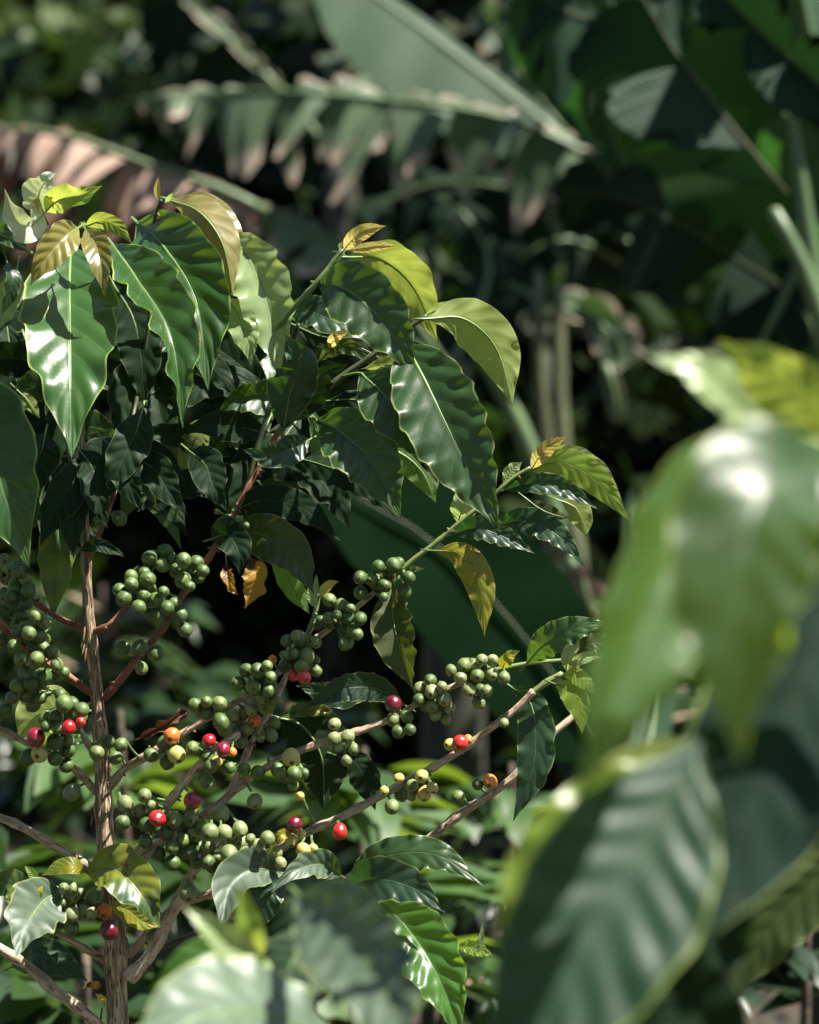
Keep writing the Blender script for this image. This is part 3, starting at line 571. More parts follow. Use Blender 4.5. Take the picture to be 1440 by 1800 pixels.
Lf([(895, 1205, 2), (935, 1240, 1), (940, 1340, 0), (902, 1445, 0)], D0, 76, -10, 10, 'bluish', nw=6, wave=1.1, label='dark wavy leaf hanging below the right twig')
Lf([(712, 1240, 3), (660, 1210, 2), (600, 1212, 1), (532, 1246, 1)], D0, 58, 10, 10, 'bluish', nw=10, wave=.9, pucker=2.2, nv=14)
Lf([(655, 1218, 4), (600, 1225, 4), (560, 1215, 4), (520, 1205, 4)], D0, 50, 10, 10, 'bluish', nw=5)
Lf([(490, 1262, 3), (530, 1275, 3), (565, 1330, 3), (570, 1425, 3)], D0, 130, -10, 0, 'dark', under=True, nw=5)
Lf([(490, 1262, 2), (520, 1250, 2), (560, 1248, 2), (600, 1262, 2)], D0, 30, 20, 10, 'spotted', nw=5)
Lf([(598, 1330, 3), (625, 1340, 3), (645, 1375, 3), (660, 1425, 3)], D0, 62, 0, 0, 'dark', nw=4)
Lf([(340, 1242, -2), (310, 1262, -3), (275, 1282, -3), (228, 1306, -3)], D0, 34, 60, 55, 'dry', nw=4, wave=2.2, label='dried curled purple brown leaf')
Lf([(512, 1464, -4), (495, 1468, -5), (482, 1482, -5), (474, 1500, -5)], D0, 22, 20, 20, 'mottled', nw=3, wave=.6)
Lf([(140, 1248, 3), (100, 1245, 3), (60, 1260, 3), (30, 1300, 3)], D0, 100, -10, -20, 'yellowgreen', under=True, nw=3)
# lower leaves
Lf([(108, 1566, -4), (75, 1585, -6), (48, 1625, -9), (28, 1682, -11)], D0, 118, 20, 18, 'silver', nw=4, wave=1.0, label='grey green leaf at the lower left corner')
Lf([(60, 1580, -1), (35, 1565, -2), (10, 1555, -2), (-20, 1580, -2)], D0, 62, 10, 10, 'spotted', nw=3)
Lf([(152, 1534, -4), (130, 1522, -5), (105, 1524, -5), (72, 1540, -5)], D0, 34, -20, 20, 'mottled', nw=3, wave=.4)
Lf([(66, 1556, -5), (62, 1545, -5), (54, 1532, -5), (42, 1522, -5)], D0, 18, 10, 10, 'yellowgreen', wave=.3)
Lf([(64, 1548, -5), (66, 1565, -6), (66, 1580, -6), (64, 1594, -6)], D0, 20, 10, 10, 'mottled', wave=.3)
Lf([(150, 1532, -4), (205, 1530, -6), (248, 1570, -7), (282, 1632, -7)], D0, 100, 30, 10, 'spotted', nw=3.5, wave=1.2, label='dark leaf with a yellow margin and a brown spot')
Lf([(190, 1590, -6), (225, 1600, -6), (250, 1620, -6), (280, 1630, -6)], D0, 44, 10, 10, 'mottled', nw=3, wave=.6)
Lf([(20, 1700, 4), (60, 1680, 2), (100, 1690, 2), (155, 1725, 2)], D0, 80, 20, -10, 'bluish', nw=5, pucker=2)
Lf([(178, 1735, -1), (168, 1732, -2), (156, 1732, -2), (144, 1738, -2)], D0, 16, 10, 10, 'deadgold', wave=.4)
Lf([(182, 1765, -1), (178, 1755, -2), (172, 1750, -2), (166, 1748, -2)], D0, 20, 30, 10, 'gold', wave=.4)
Lf([(500, 1535, -4), (445, 1528, -6), (405, 1560, -8), (388, 1640, -10)], D0, 92, 25, 35, 'silver', nw=3, wave=.5, pucker=.6)
Lf([(505, 1540, -3), (470, 1570, -4), (450, 1610, -4), (440, 1650, -4)], D0, 74, 10, 10, 'bluish', nw=3)
Lf([(600, 1540, -3), (565, 1520, -6), (520, 1530, -9), (476, 1570, -10)], D0, 60, 20, 30, 'silver', nw=4, pucker=2)
Lf([(600, 1545, 0), (560, 1500, 0), (520, 1500, 0), (500, 1510, 0)], D0, 30, 10, 10, 'mature')
Lf([(606, 1558, -2), (670, 1508, -4), (765, 1502, -5), (851, 1558, -6)], D0, 72, 15, -20, 'mature', nw=8, wave=1.2, na=56)
Lf([(606, 1562, -3), (660, 1545, -6), (725, 1560, -7), (782, 1604, -8)], D0, 84, 15, 5, 'bluish', nw=5, wave=.8, na=56)
Lf([(664, 1582, -3), (712, 1628, -6), (765, 1705, -8), (815, 1830, -9)], D0, 128, 30, 12, 'green', nw=7, wave=.8, pucker=2.0, nu=10, na=64, label='glossy ribbed yellow green leaf hanging at the bottom')
Lf([(640, 1570, 0), (628, 1600, -1), (620, 1630, -1), (610, 1660, -1)], D0, 30, 40, 40, 'dry', wave=1.2)
Lf([(655, 1570, 0), (668, 1600, -1), (680, 1640, -1), (692, 1670, -1)], D0, 44, 10, 40, 'dry', wave=1.2)
Lf([(640, 1570, 2), (660, 1620, 1), (680, 1660, 1), (700, 1700, 1)], D0, 66, 10, 10, 'green', nw=4)
Lf([(820, 1680, 3), (838, 1668, 3), (846, 1650, 3), (848, 1622, 3)], D0, 14, 10, 10, 'pale')
Lf([(800, 1665, 3), (825, 1665, 3), (848, 1672, 3), (868, 1680, 3)], D0, 30, 10, 10, 'yellowgreen', nw=5, wave=1.4)
branch([(200, 1700, 5), (350, 1640, 4), (500, 1590, 1), (606, 1560, -2), (664, 1578, -3)], 7, 3, 'twig_dark', .08)
branch([(180, 1600, 2), (130, 1580, -2), (108, 1563, -4), (66, 1556, -5)], 5, 3, 'twig', .05, bumps=False)

# ------------------------------------------------------------------ cherries
def cherry_mesh(name, mat):
    nl, ns = 16, 11; V = []; F = []; I = []
    lat = [0.0, .03, .06, .09, .13] + list(np.linspace(.34, 1.0, ns))       # fraction of the polar angle from the tip
    prof = []
    for f in lat:
        a = f * math.pi; r = math.sin(a) * (1 + .04 * math.sin(2 * a)); z = math.cos(a) * 1.10
        if f < .02: z -= .045
        elif f < .04: z -= .02
        elif f < .07: z += .018
        prof.append((r, z))
    V.append((0, 0, prof[0][1]))
    for r, z in prof[1:-1]:
        for j in range(nl): a = 6.2832 * j / nl; V.append((r * math.cos(a) * (1 + .02 * math.cos(2 * a)), r * math.sin(a) * .97, z))
    V.append((0, 0, prof[-1][1] + .06))
    for j in range(nl): F.append((0, 1 + j, 1 + (j + 1) % nl)); I.append(1)
    rings = len(prof) - 2
    for k in range(rings - 1):
        for j in range(nl):
            a = 1 + k * nl + j; b = 1 + k * nl + (j + 1) % nl
            F.append((a, a + nl, b + nl, b)); I.append(1 if k < 2 else 0)
    e = len(V) - 1
    for j in range(nl): F.append((e, 1 + (rings - 1) * nl + (j + 1) % nl, 1 + (rings - 1) * nl + j)); I.append(0)
    me = bpy.data.meshes.new(name); me.from_pydata(V, [], F); me.materials.append(mat); me.materials.append(M['c_navel'])
    me.polygons.foreach_set('material_index', I); me.polygons.foreach_set('use_smooth', [True] * len(F)); me.update()
    return me
CM = {k: cherry_mesh('coffee_cherry', M['c_' + n]) for k, n in dict(g='green', l='light', y='yellow', o='orange', r='red', c='crimson').items()}
Z3 = lambda x, y, r, c='g': (x / 2.4, 860 + y / 2.4, r / 2.4, c)
Z4 = lambda x, y, r, c='g': (x / 2.3226, 1300 + y / 2.3226, r / 2.3226, c)
Z5 = lambda x, y, r, c='g': (400 + x / 2.057, 940 + y / 2.057, r / 2.057, c)
clusters = [
 # (depth offset cm, cherries)
 (-2, [Z3(*c) for c in [(65,420,38),(20,300,30),(110,385,30),(120,430,32),(15,520,30),(55,505,32),(88,540,35),(25,575,33),(110,480,30),(15,635,32),(40,335,28),(90,330,25),(20,440,30),(45,455,28),(75,350,28)]]),
 (-2, [Z3(*c) for c in [(150,535,28),(185,565,28),(122,607,33),(72,600,28),(165,620,32),(150,575,25),(140,665,30),(90,715,32),(158,715,36),(220,690,34),(240,740,30),(60,660,28)]]),
 (-2, [Z3(*c) for c in [(105,775,30),(180,790,36),(268,772,28),(75,830,32),(115,865,34),(140,910,32),(20,935,34),(50,880,28),(170,880,28),(130,820,30)]]),
 (-3, [Z3(*c) for c in [(255,865,25),(270,905,38),(235,960,34),(305,905,30),(345,930,33),(190,970,30),(195,1000,25),(290,1005,33,'r'),(340,980,22,'r'),(152,1045,42,'c'),(250,1005,28)]]),
 (-3, [Z3(*c) for c in [(232,1065,38),(168,1118,37,'y'),(118,1130,36),(285,1100,36),(232,1135,32),(280,1165,32),(290,1060,25)]]),
 (-2, [Z3(*c) for c in [(408,1112,33),(460,1065,30),(510,1078,30),(487,1132,32)]]),
 (0, [Z3(*c) for c in [(503,122,33),(410,130,16)]]),
 (0, [Z3(*c) for c in [(315,165,25),(318,255,20),(330,200,22)]]),
 (-1, [Z3(*c) for c in [(630,290,33),(698,262,33),(688,320,33),(730,290,22),(775,300,35),(828,308,33),(855,343,28),(775,385,38),(800,410,25)]]),
 (-1, [Z3(*c) for c in [(553,368,30),(505,425,32),(555,400,32),(610,355,28),(622,382,37),(523,460,35),(605,447,28),(690,432,25),(662,465,33),(585,498,32),(640,528,34),(705,500,32),(735,480,25)]]),
 (0, [Z3(*c) for c in [(763,530,30),(780,592,33)]]),
 (-1, [Z3(*c) for c in [(520,670,34),(590,668,36),(655,690,36),(597,755,28)]]),
 (0, [Z3(*c) for c in [(1040,155,22),(1010,130,20),(915,95,12),(985,90,10)]]),
 (-1, [Z3(*c) for c in [(1210,640,27),(1250,620,25),(1270,640,33),(1330,645,28),(1237,693,28),(1295,703,34),(1330,720,22),(1272,750,30),(1335,765,26),(1200,700,22),(1283,793,30,'r'),(1238,785,25,'r'),(1150,720,20,'o')]]),
 (-1, [Z3(*c) for c in [(1037,765,30),(1090,765,34),(1127,745,25),(1005,820,34),(1070,833,33),(1143,795,30),(1133,850,28),(1110,880,28),(1165,895,25),(1125,915,38),(1155,850,20)]]),
 (-1, [Z3(*c) for c in [(823,910,30),(872,897,26),(925,905,34),(873,940,32),(932,982,36),(950,1010,35)]]),
 (2, [Z3(*c, ) if len(c) > 3 else Z3(*c, 'l') for c in [(980,955,30),(1028,945,26),(1060,930,28),(1005,985,25),(1048,1010,26),(1075,975,30,'o'),(980,1020,20),(1155,985,28),(1145,1038,28),(1020,1065,28),(1100,1050,18)]]),
 (-2, [Z3(*c) for c in [(725,1040,36,'o'),(695,1070,33),(745,1120,38,'y'),(707,1150,34),(637,1120,32)]]),
 (-1, [Z3(*c) for c in [(883,1060,30,'r'),(943,1097,33,'c'),(980,1110,20,'o'),(812,1090,28),(888,1170,32),(945,1165,26),(970,1175,26),(875,1237,33),(915,1150,24,'y')]]),
 (-1, [Z3(*c) for c in [(1030,1180,30),(1088,1195,33),(1172,1183,32),(1228,1130,40,'y'),(1240,1203,34),(1283,1200,24),(1180,1195,24),(1238,1250,24)]]),
 (1, [Z3(*c, 'l') for c in [(302,1280,36)]]),
 (-6, [Z4(*c) for c in [(510,262,34,'l'),(590,228,30,'l'),(568,288,30,'l'),(620,268,28),(500,338,34),(597,347,32),(642,322,36,'r'),(595,415,30),(680,378,32),(650,465,30)]]),
 (-8, [Z4(*c) for c in [(710,327,34,'l'),(779,325,32,'l'),(787,248,38,'c'),(797,385,36,'l'),(857,378,38,'l'),(822,355,25),(748,410,28),(704,438,30),(705,503,32),(780,458,36),(850,440,32,'l'),(800,505,26)]]),
 (-8, [Z4(*(c + ('l',) if len(c) < 4 else c)) for c in [(917,380,33),(923,415,25),(980,365,32),(935,465,38),(883,480,24),(850,500,32,'g'),(983,420,35),(1022,405,22),(1050,435,30),(1004,465,32),(1092,405,32),(1068,475,30),(1125,462,30),(905,540,30,'g'),(960,505,30,'g'),(1145,505,26),(870,515,32,'g')]]),
 (-3, [Z4(*c) for c in [(1203,345,34,'c'),(1190,412,28,'y'),(1238,453,32,'y'),(1277,447,22,'y'),(1232,385,18,'y')]]),
 (-1, [Z4(1387, 377, 31, 'r')]),
 (0, [Z4(*c) for c in [(905,300,36,'l'),(1040,252,33,'l')]]),
 (2, [Z4(1225, 232, 19, 'y')]),
 (-3, [Z4(*c) for c in [(768,622,38,'l')]]),
 (-2, [Z4(*c) for c in [(630,800,30),(635,715,24),(580,565,18,'l')]]),
 (-4, [Z4(*c) for c in [(290,640,36,'l'),(325,630,25,'l'),(295,715,32,'l'),(345,705,34,'l'),(375,710,25,'l'),(293,768,32),(248,750,28),(205,775,30),(213,725,22,'o'),(260,605,22,'l'),(255,665,20),(425,700,34,'o'),(447,778,40,'c'),(165,760,22),(295,605,26,'l'),(385,650,36)]]),
 (-1, [Z5(*c) for c in [(545,115,26),(600,110,30),(480,155,25),(520,160,26),(567,182,27),(483,210,27),(655,155,25),(640,205,26),(565,225,18),(620,100,20)]]),
 (-1, [Z5(*c) for c in [(367,235,26),(412,258,27),(445,265,18),(365,300,22),(338,310,20),(435,300,25),(480,303,25),(395,290,18),(455,350,28),(470,360,22),(425,395,25),(325,330,16)]]),
 (-1, [Z5(*(c + ('l',) if c[0] % 3 else c)) for c in [(808,490,22),(855,472,26),(895,478,22),(920,452,22),(958,455,24),(842,518,25),(903,510,26),(955,503,25),(1000,518,24),(872,560,26),(915,560,22),(937,565,22),(908,608,25)]]),
 (-1, [Z5(*(c + ('l',) if c[0] % 3 else c)) for c in [(697,555,26),(735,525,22),(740,568,27),(775,550,20),(693,597,24),(737,620,24),(785,595,26),(805,625,22),(752,652,22),(790,668,20)]]),
 (-1, [Z5(*c) for c in [(600,612,31,'c'),(600,670,26),(648,658,24),(618,712,25),(660,705,22)]]),
 (-1, [Z5(*(c + ('l',))) for c in [(387,685,25),(385,738,27),(435,730,27),(457,775,23),(430,815,22)]]),
 (-2, [Z5(*c) for c in [(805,758,22,'y'),(842,752,30,'r'),(870,740,18,'o')]]),
 (-1, [Z5(*c) for c in [(1000,680,18,'l')]]),
 (0, [Z5(*c) for c in [(950,892,27,'o'),(905,903,22),(835,948,26)]]),
 (-1, [Z5(*c) for c in [(620,880,20,'y'),(667,907,24,'l'),(703,873,26,'y'),(712,935,28,'y'),(740,915,22,'y'),(595,983,28,'l'),(567,925,18,'y'),(665,945,18,'l')]]),
]
ALLC = np.vstack([c for _, c in BR_SEGS])
fwd = np.array(FWD); cams = np.array(CAM)
def nearest(p):
    """nearest registered branch point, judged mostly sideways to the sight line"""
    d = ALLC - p; dz = d @ fwd; lat = np.linalg.norm(d - np.outer(dz, fwd), axis=1)
    return ALLC[int(np.argmin(lat + .15 * abs(dz)))]
allp = []
for ci, (dz, cl) in enumerate(clusters):       # the fruit standing behind the visible ones
    if len(cl) >= 8:
        for q in range(int(len(cl) * .8)):
            a_, b_ = rnd.sample(cl, 2); f_ = rnd.uniform(.3, .7)
            cl.append((a_[0] * f_ + b_[0] * (1 - f_) + rnd.uniform(-5, 5), a_[1] * f_ + b_[1] * (1 - f_) + rnd.uniform(-5, 5), 12.5, 'g', 1))
for ci, (dz, cl) in enumerate(clusters):
    cxm = np.mean([c[0] for c in cl]); cym = np.mean([c[1] for c in cl])
    nb = nearest(np.array(P(cxm, cym, D0))); dd = (nb - cams) @ fwd
    for i, (x, y, r, k, *bk) in enumerate(cl):
        d = dd + ((.002 if bk else -.018) + rnd.uniform(-.008, .008)) + (.004 * dz) - (.008 if k in 'rcoy' else 0)
        allp.append([x, y, d, r * 1.02 / FPX, k, ci, bool(bk)])
pos = np.array([a[:3] for a in allp]); rad = np.array([a[3] for a in allp])
def world(): return cams + np.outer(pos[:, 2], fwd) + np.outer((pos[:, 0] - 720) / FPX * pos[:, 2], [1, 0, 0]) + np.outer((900 - pos[:, 1]) / FPX * pos[:, 2], np.array(UP))
for it in range(80):                                   # push overlapping cherries apart along the depth
    W_ = world(); rm = rad * pos[:, 2]; moved = 0
    for i in range(len(pos)):
        d = np.linalg.norm(W_[i] - W_, axis=1); o_ = np.where((d < (rm + rm[i]) * .95) & (np.arange(len(pos)) > i))[0]
        for j in o_:
            s = 1 if pos[i, 2] > pos[j, 2] else -1; ov = ((rm[i] + rm[j]) * .95 - d[j]) * .5 + .0003
            pos[i, 2] += s * ov; pos[j, 2] -= s * ov; moved += 1
    if not moved: break
W_ = world(); rm = rad * pos[:, 2]
names = dict(r='bright red ripe cherry', c='dark crimson ripe cherry', o='orange half ripe cherry', y='yellowish cherry')
BACK = []
for ci in range(len(clusters)):
    idx = [i for i in range(len(allp)) if allp[i][5] == ci]
    ctr = W_[idx].mean(0); nb = nearest(ctr); mb = MB(); kids = []
    for i in idx:
        p = W_[i]; q = nearest(p)
        if np.linalg.norm(p - q) > .035: q = p + unit(q - p) * .03
        out = unit(p - q) * .8 + np.array((rnd.uniform(-.4, .4), -.35 + rnd.uniform(-.5, .5), -.45 + rnd.uniform(-.45, .35))); out = unit(out)
        st = p - out * rm[i] * 1.08
        V, F, U = tube([q, (q * .5 + st * .5) - np.array((0, 0, .001)), st], [.0011, .0009, .0012], 5, step=.003); mb.add(V, F, U)
        kids.append((i, p, out))
    cn = mb.build('cherry_cluster', M['petiole'], plant, origin=nb)
    for i, p, out in kids:
        o = bpy.data.objects.new('coffee_cherry', CM[allp[i][4]])
        link(o, cn, p); o.rotation_mode = 'QUATERNION'
        o.rotation_quaternion = Vector(out).to_track_quat('Z', 'Y') @ Quaternion((0, 0, 1), rnd.uniform(0, 6.28))
        s = rm[i] * .97; o.scale = (s * rnd.uniform(.96, 1.04), s * rnd.uniform(.96, 1.04), s * rnd.uniform(.98, 1.16))
        if allp[i][4] in names: o['label'] = names[allp[i][4]]
        if allp[i][6]: o.parent = plant; o.location = Vector(p) - WP[plant.name]; o.data = o.data.copy(); BACK.append(o)

def merge(objs, name, label):
    """many of one part beyond the hundred that show largest: one part"""
    bpy.ops.object.select_all(action='DESELECT') if bpy.context.mode == 'OBJECT' else None
    bpy.context.view_layer.update()
    with bpy.context.temp_override(active_object=objs[0], object=objs[0], selected_objects=objs, selected_editable_objects=objs):
        bpy.ops.object.join()
    o = objs[0]; o.name = name; o['kind'] = 'stuff'; o['label'] = label
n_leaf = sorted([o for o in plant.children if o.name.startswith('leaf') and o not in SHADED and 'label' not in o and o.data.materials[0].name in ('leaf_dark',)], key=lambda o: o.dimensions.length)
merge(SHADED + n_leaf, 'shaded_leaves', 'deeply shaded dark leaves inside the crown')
merge(BACK, 'rear_cherries', 'green cherries half hidden behind the front ones')
print('LEAVES', len([o for o in plant.children if o.name.startswith('leaf')]), 'BACK', len(BACK))

# ------------------------------------------------------------------ blurred near coffee plants
g1 = P(1700, 1500, 1.05)
pr = thing('coffee_plant', 'large blurred coffee leaves close to the lens at the right edge', 'coffee plant', (g1.x, g1.y, 0))
branch([(1700, 3000), (1690, 2200), (1680, 1500), (1650, 900), (1600, 640)], 22, 12, 'bark', owner=pr, D=.84, reg=False, bumps=False, name='trunk')
branch([(1670, 1150), (1580, 950), (1470, 800), (1410, 770)], 12, 6, 'twig', owner=pr, D=.84, reg=False, bumps=False)
branch([(1680, 1700, 4), (1560, 1500, 12), (1400, 1360, 14), (1245, 1316, 2)], 12, 6, 'twig', owner=pr, D=.84, reg=False, bumps=False)
G = lambda p_, D_, *a, **k: leaf(pr, p_, D_ * .80, *a, rib=False, **k)
G([(1440, 800, 3), (1260, 830, 0), (1150, 1050, -3), (1012, 1410, -6)], 1.03, 270, -52, -18, 'near', nw=5, wave=.6, label='folded green leaf arching down across the right side')
G([(1480, 800, 0), (1350, 860, -4), (1300, 1060, -6), (1302, 1345, -7)], .98, 270, -5, 20, 'near', nw=5, wave=.9, pucker=1.5)
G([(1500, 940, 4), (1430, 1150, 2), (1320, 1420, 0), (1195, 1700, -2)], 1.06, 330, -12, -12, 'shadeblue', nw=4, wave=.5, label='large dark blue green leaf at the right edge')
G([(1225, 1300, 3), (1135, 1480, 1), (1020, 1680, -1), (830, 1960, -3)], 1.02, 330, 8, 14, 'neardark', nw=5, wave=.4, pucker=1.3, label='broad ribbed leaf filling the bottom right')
G([(1255, 1335, 5), (1100, 1430, 4), (960, 1560, 3), (880, 1740, 3)], 1.06, 210, -10, 10, 'yellowgreen', nw=4)
G([(1270, 1350, 4), (1180, 1340, 3), (1080, 1370, 3), (985, 1425, 3)], 1.10, 96, -10, 10, 'yellowgreen', under=True, nw=3)
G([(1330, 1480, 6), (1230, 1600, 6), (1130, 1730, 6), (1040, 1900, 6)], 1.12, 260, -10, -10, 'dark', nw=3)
G([(1420, 790, 6), (1330, 740, 6), (1240, 660, 5), (1135, 625, 5)], 1.12, 120, -25, 44, 'pale', nw=4, label='pale grey green leaf beside the yellow leaf, upper right')
G([(1480, 840, 6), (1420, 720, 6), (1340, 650, 6), (1262, 598, 6)], 1.10, 140, 10, -10, 'yellowgreen', nw=3, label='bright yellow leaf at the right edge')
G([(1520, 1480, 20), (1420, 1560, 20), (1350, 1640, 20), (1290, 1760, 20)], 1.3, 150, 10, 10, 'olive', nw=3)
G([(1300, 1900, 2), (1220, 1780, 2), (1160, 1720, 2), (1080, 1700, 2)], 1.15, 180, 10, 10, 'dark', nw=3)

g2 = P(620, 1800, 1.3)
pf = thing('coffee_plant', 'blurred pale coffee leaves rising at the bottom centre', 'coffee plant', (g2.x, g2.y, 0))
branch([(640, 4800), (630, 3000), (600, 2100), (520, 1760)], 16, 6, 'bark', owner=pf, D=1.12, reg=False, bumps=False, name='trunk')
branch([(520, 1760), (490, 1720), (465, 1690)], 6, 5, 'twig', owner=pf, D=1.12, reg=False, bumps=False)
G = lambda p_, D_, *a, **k: leaf(pf, p_, D_ * .86, *a, **k)
G([(610, 1850, 2), (490, 1790, -2), (360, 1785, -6), (210, 1880, -10)], 1.25, 250, -45, 42, 'silver', nw=6, wave=1.0, pucker=1.2, label='broad pale shining leaf at the bottom')
G([(520, 1568, 2), (592, 1630, -4), (672, 1740, -11), (735, 1900, -17)], 1.27, 180, 12, 26, 'silver', nw=8, wave=1.3, pucker=2.0, label='blue grey leaf hanging to the lower right')
G([(450, 1700, 0), (442, 1640, -1), (432, 1600, -1), (424, 1548, -1)], 1.3, 50, 20, 20, 'yellowgreen', nw=2, wave=.3, label='small upright yellow green leaf')
G([(470, 1700, -1), (420, 1670, -2), (370, 1630, -3), (320, 1592, -3)], 1.3, 58, 15, 25, 'pale', nw=2, wave=.3)
G([(480, 1690, 4), (400, 1670, 3), (330, 1690, 2), (262, 1740, 2)], 1.33, 66, 0, 10, 'green', nw=3)
G([(545, 1630, 3), (520, 1680, 2), (495, 1740, 1), (480, 1840, 1)], 1.3, 130, 20, 10, 'dark', nw=3)
G([(600, 1620, 2), (560, 1600, 1), (520, 1600, 0), (470, 1640, 0)], 1.33, 60, 10, 10, 'bluish', nw=3)

# ------------------------------------------------------------------ banana plants
def strip_blade(C, wL, wR, phiL, phiR, grav, tears, seed, na=90, nu=8, jag=.12, prof=None):
    rn = random.Random(seed); C = catmull(C, na); T = unit(np.gradient(C, axis=0)); V = []; F = []; U = []
    down = np.array((0, 0, -1.)); vs = np.linspace(0, 1, na)
    prof = np.interp(vs, *prof) if prof else np.interp(vs, [0, .05, .15, .35, .6, .8, .92, 1], [.15, .6, .9, 1, 1, .82, .5, .05])
    for side, w, phi, g in ((-1, wL, phiL, grav[0]), (1, wR, phiR, grav[1])):
        i = 0
        while i < na - 1:
            ln = max(2, int(rn.uniform(.4, 1.6) * na / max(1, tears))) if tears else na
            j = min(na - 1, i + ln)
            if na - 1 - j < 2: j = na - 1
            lf = rn.uniform(1 - jag, 1 + jag) if tears else 1; sw = rn.uniform(-.35, .35) if tears else 0; ph = rn.uniform(-38, 38) if tears else 0
            gg = g * (rn.uniform(.35, 1.3) if tears else 1); b0 = len(V); n_ = j - i + 1
            for k in range(i, j + 1):
                N0 = unit(np.array(CAM) - C[k]); N0 = unit(N0 - T[k] * N0.dot(T[k])); S = np.cross(N0, T[k]) * side
                f = (k - i) / max(1, j - i); p = C[k].copy(); hh = w * prof[k] * lf * (1 - (.25 * abs(f - .5) ** 2 * 4 if tears else 0))
                d0 = S * math.cos(R(phi + ph)) + N0 * math.sin(R(phi + ph)) + T[k] * (.5 if tears else .12)
                slen = np.linalg.norm(C[j] - C[i]) * (.5 - f) * (rn.uniform(.1, .5) if tears else 0)
                V.append(p.copy()); U.append((.5, vs[k]))
                for q in range(1, nu + 1):
                    u = q / nu; d = unit(d0 * (1 - min(1, gg * u)) + down * gg * u + T[k] * sw * u + N0 * (.10 * math.sin(f * 3.14 + seed) * u if tears else .03 * math.sin(vs[k] * 22 + u * 3)))
                    p = p + d * hh / nu; V.append(p + T[k] * slen * u * u); U.append((.5 + side * .5 * u, vs[k]))
            for a in range(n_ - 1):
                for q in range(nu):
                    x0 = b0 + a * (nu + 1) + q; f_ = (x0, x0 + nu + 1, x0 + nu + 2, x0 + 1)
                    F.append(f_ if side > 0 else f_[::-1])
            i = j
    return V, F, U, C
def ban_leaf(pl, pts, D, wL, wR, phiL=0, phiR=0, grav=(.2, .2), tears=0, mat='ban', rr=.014, ribmat='banrib', label=None, seed=None, petiole=None, **kw):
    C = [np.array(P(p[0], p[1], D + (p[2] if len(p) > 2 else 0) * .01)) for p in pts]; m_ = D / FPX
    V, F, U, CC = strip_blade(C, wL * m_, wR * m_, phiL, phiR, grav, tears, seed or int(abs(pts[0][0]) + abs(pts[-1][1])), **kw)
    o = make('leaf', V, F, M[mat], pl, origin=CC[0], uvs=U)
    if label: o['label'] = label
    path = CC[::6]
    if petiole: path = np.vstack([[np.array(P(q[0], q[1], D + (q[2] if len(q) > 2 else 0) * .01)) for q in petiole], path])
    V, F, U = tube(path + np.array((0, -.004, .0)), [rr * .7, rr * .5, rr * .35, rr * .12], 8, step=.05)
    make('midrib', V, F, M[ribmat], o, origin=CC[0], uvs=U)
    return o
def pseudostem(pl, x, D, ytop, r=.09, lean=0, mat='banstem_shade'):
    b = P(x, ytop, D); V, F, U = tube([np.array((b.x + lean, b.y, -.05)), np.array((b.x + lean * .5, b.y, b.z * .5)), np.array(b)], [r * 1.2, r, r * .6], 16, rough=.08, step=.06)
    make('pseudostem', V, F, M[mat], pl, origin=(b.x + lean, b.y, 0), uvs=U)
GB = 'banana plants behind the coffee plant'
def bthing(x, D, label): b = P(x, 900, D); return thing('banana_plant', label, 'banana plant', (b.x, b.y, 0), GB)

b1 = bthing(1120, 6.0, 'banana plant behind the centre whose long torn leaf reaches left across the picture')
pseudostem(b1, 1360, 6.4, 420, .07, .05)
ban_leaf(b1, [(1160, 350), (1010, 258), (860, 200), (650, 172), (450, 158), (238, 172)], 6.0, 40, 165, -55, 30, (.1, .9), 20, 'ban_torn', petiole=[(1125, 440)], jag=.35, label='long tattered leaf pointing left')
ban_leaf(b1, [(985, 235, 20), (860, 140, 20), (730, 42, 20), (560, -80, 20)], 6.0, 30, 160, -50, 38, (.1, .1), 0, 'ban', petiole=[(1120, 400)], label='broad whole leaf pointing up and left')
ban_leaf(b1, [(980, 215, 50), (915, 130, 50), (862, 40, 50), (845, 10, 50)], 6.0, 80, 60, 20, 20, (.6, .5), 6, 'ban_torn', petiole=[(1120, 400)])
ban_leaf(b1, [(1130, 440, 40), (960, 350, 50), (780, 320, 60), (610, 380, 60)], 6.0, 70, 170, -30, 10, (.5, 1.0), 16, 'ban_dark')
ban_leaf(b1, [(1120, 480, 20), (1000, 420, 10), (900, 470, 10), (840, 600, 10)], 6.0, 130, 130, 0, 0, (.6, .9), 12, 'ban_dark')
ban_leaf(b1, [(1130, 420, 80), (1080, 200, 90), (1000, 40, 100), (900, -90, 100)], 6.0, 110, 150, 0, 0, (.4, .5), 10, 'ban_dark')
for k, (x, y, dz) in enumerate([(700, -260, -80), (1000, -420, -140), (1500, -300, 60), (1300, -200, -160)]):  # out-of-view overhead leaves added to shade the background
    ban_leaf(b1, [(1130, 380, 0), ((1130 + x) / 2, min(-60, y * .9), dz * .5), (x, y, dz), (x + (x - 1130) * .35, y + 60, dz * 1.6)], 6.0, 170, 170, -60, -60, (.3, .3), 8, 'ban', seed=k + 50)

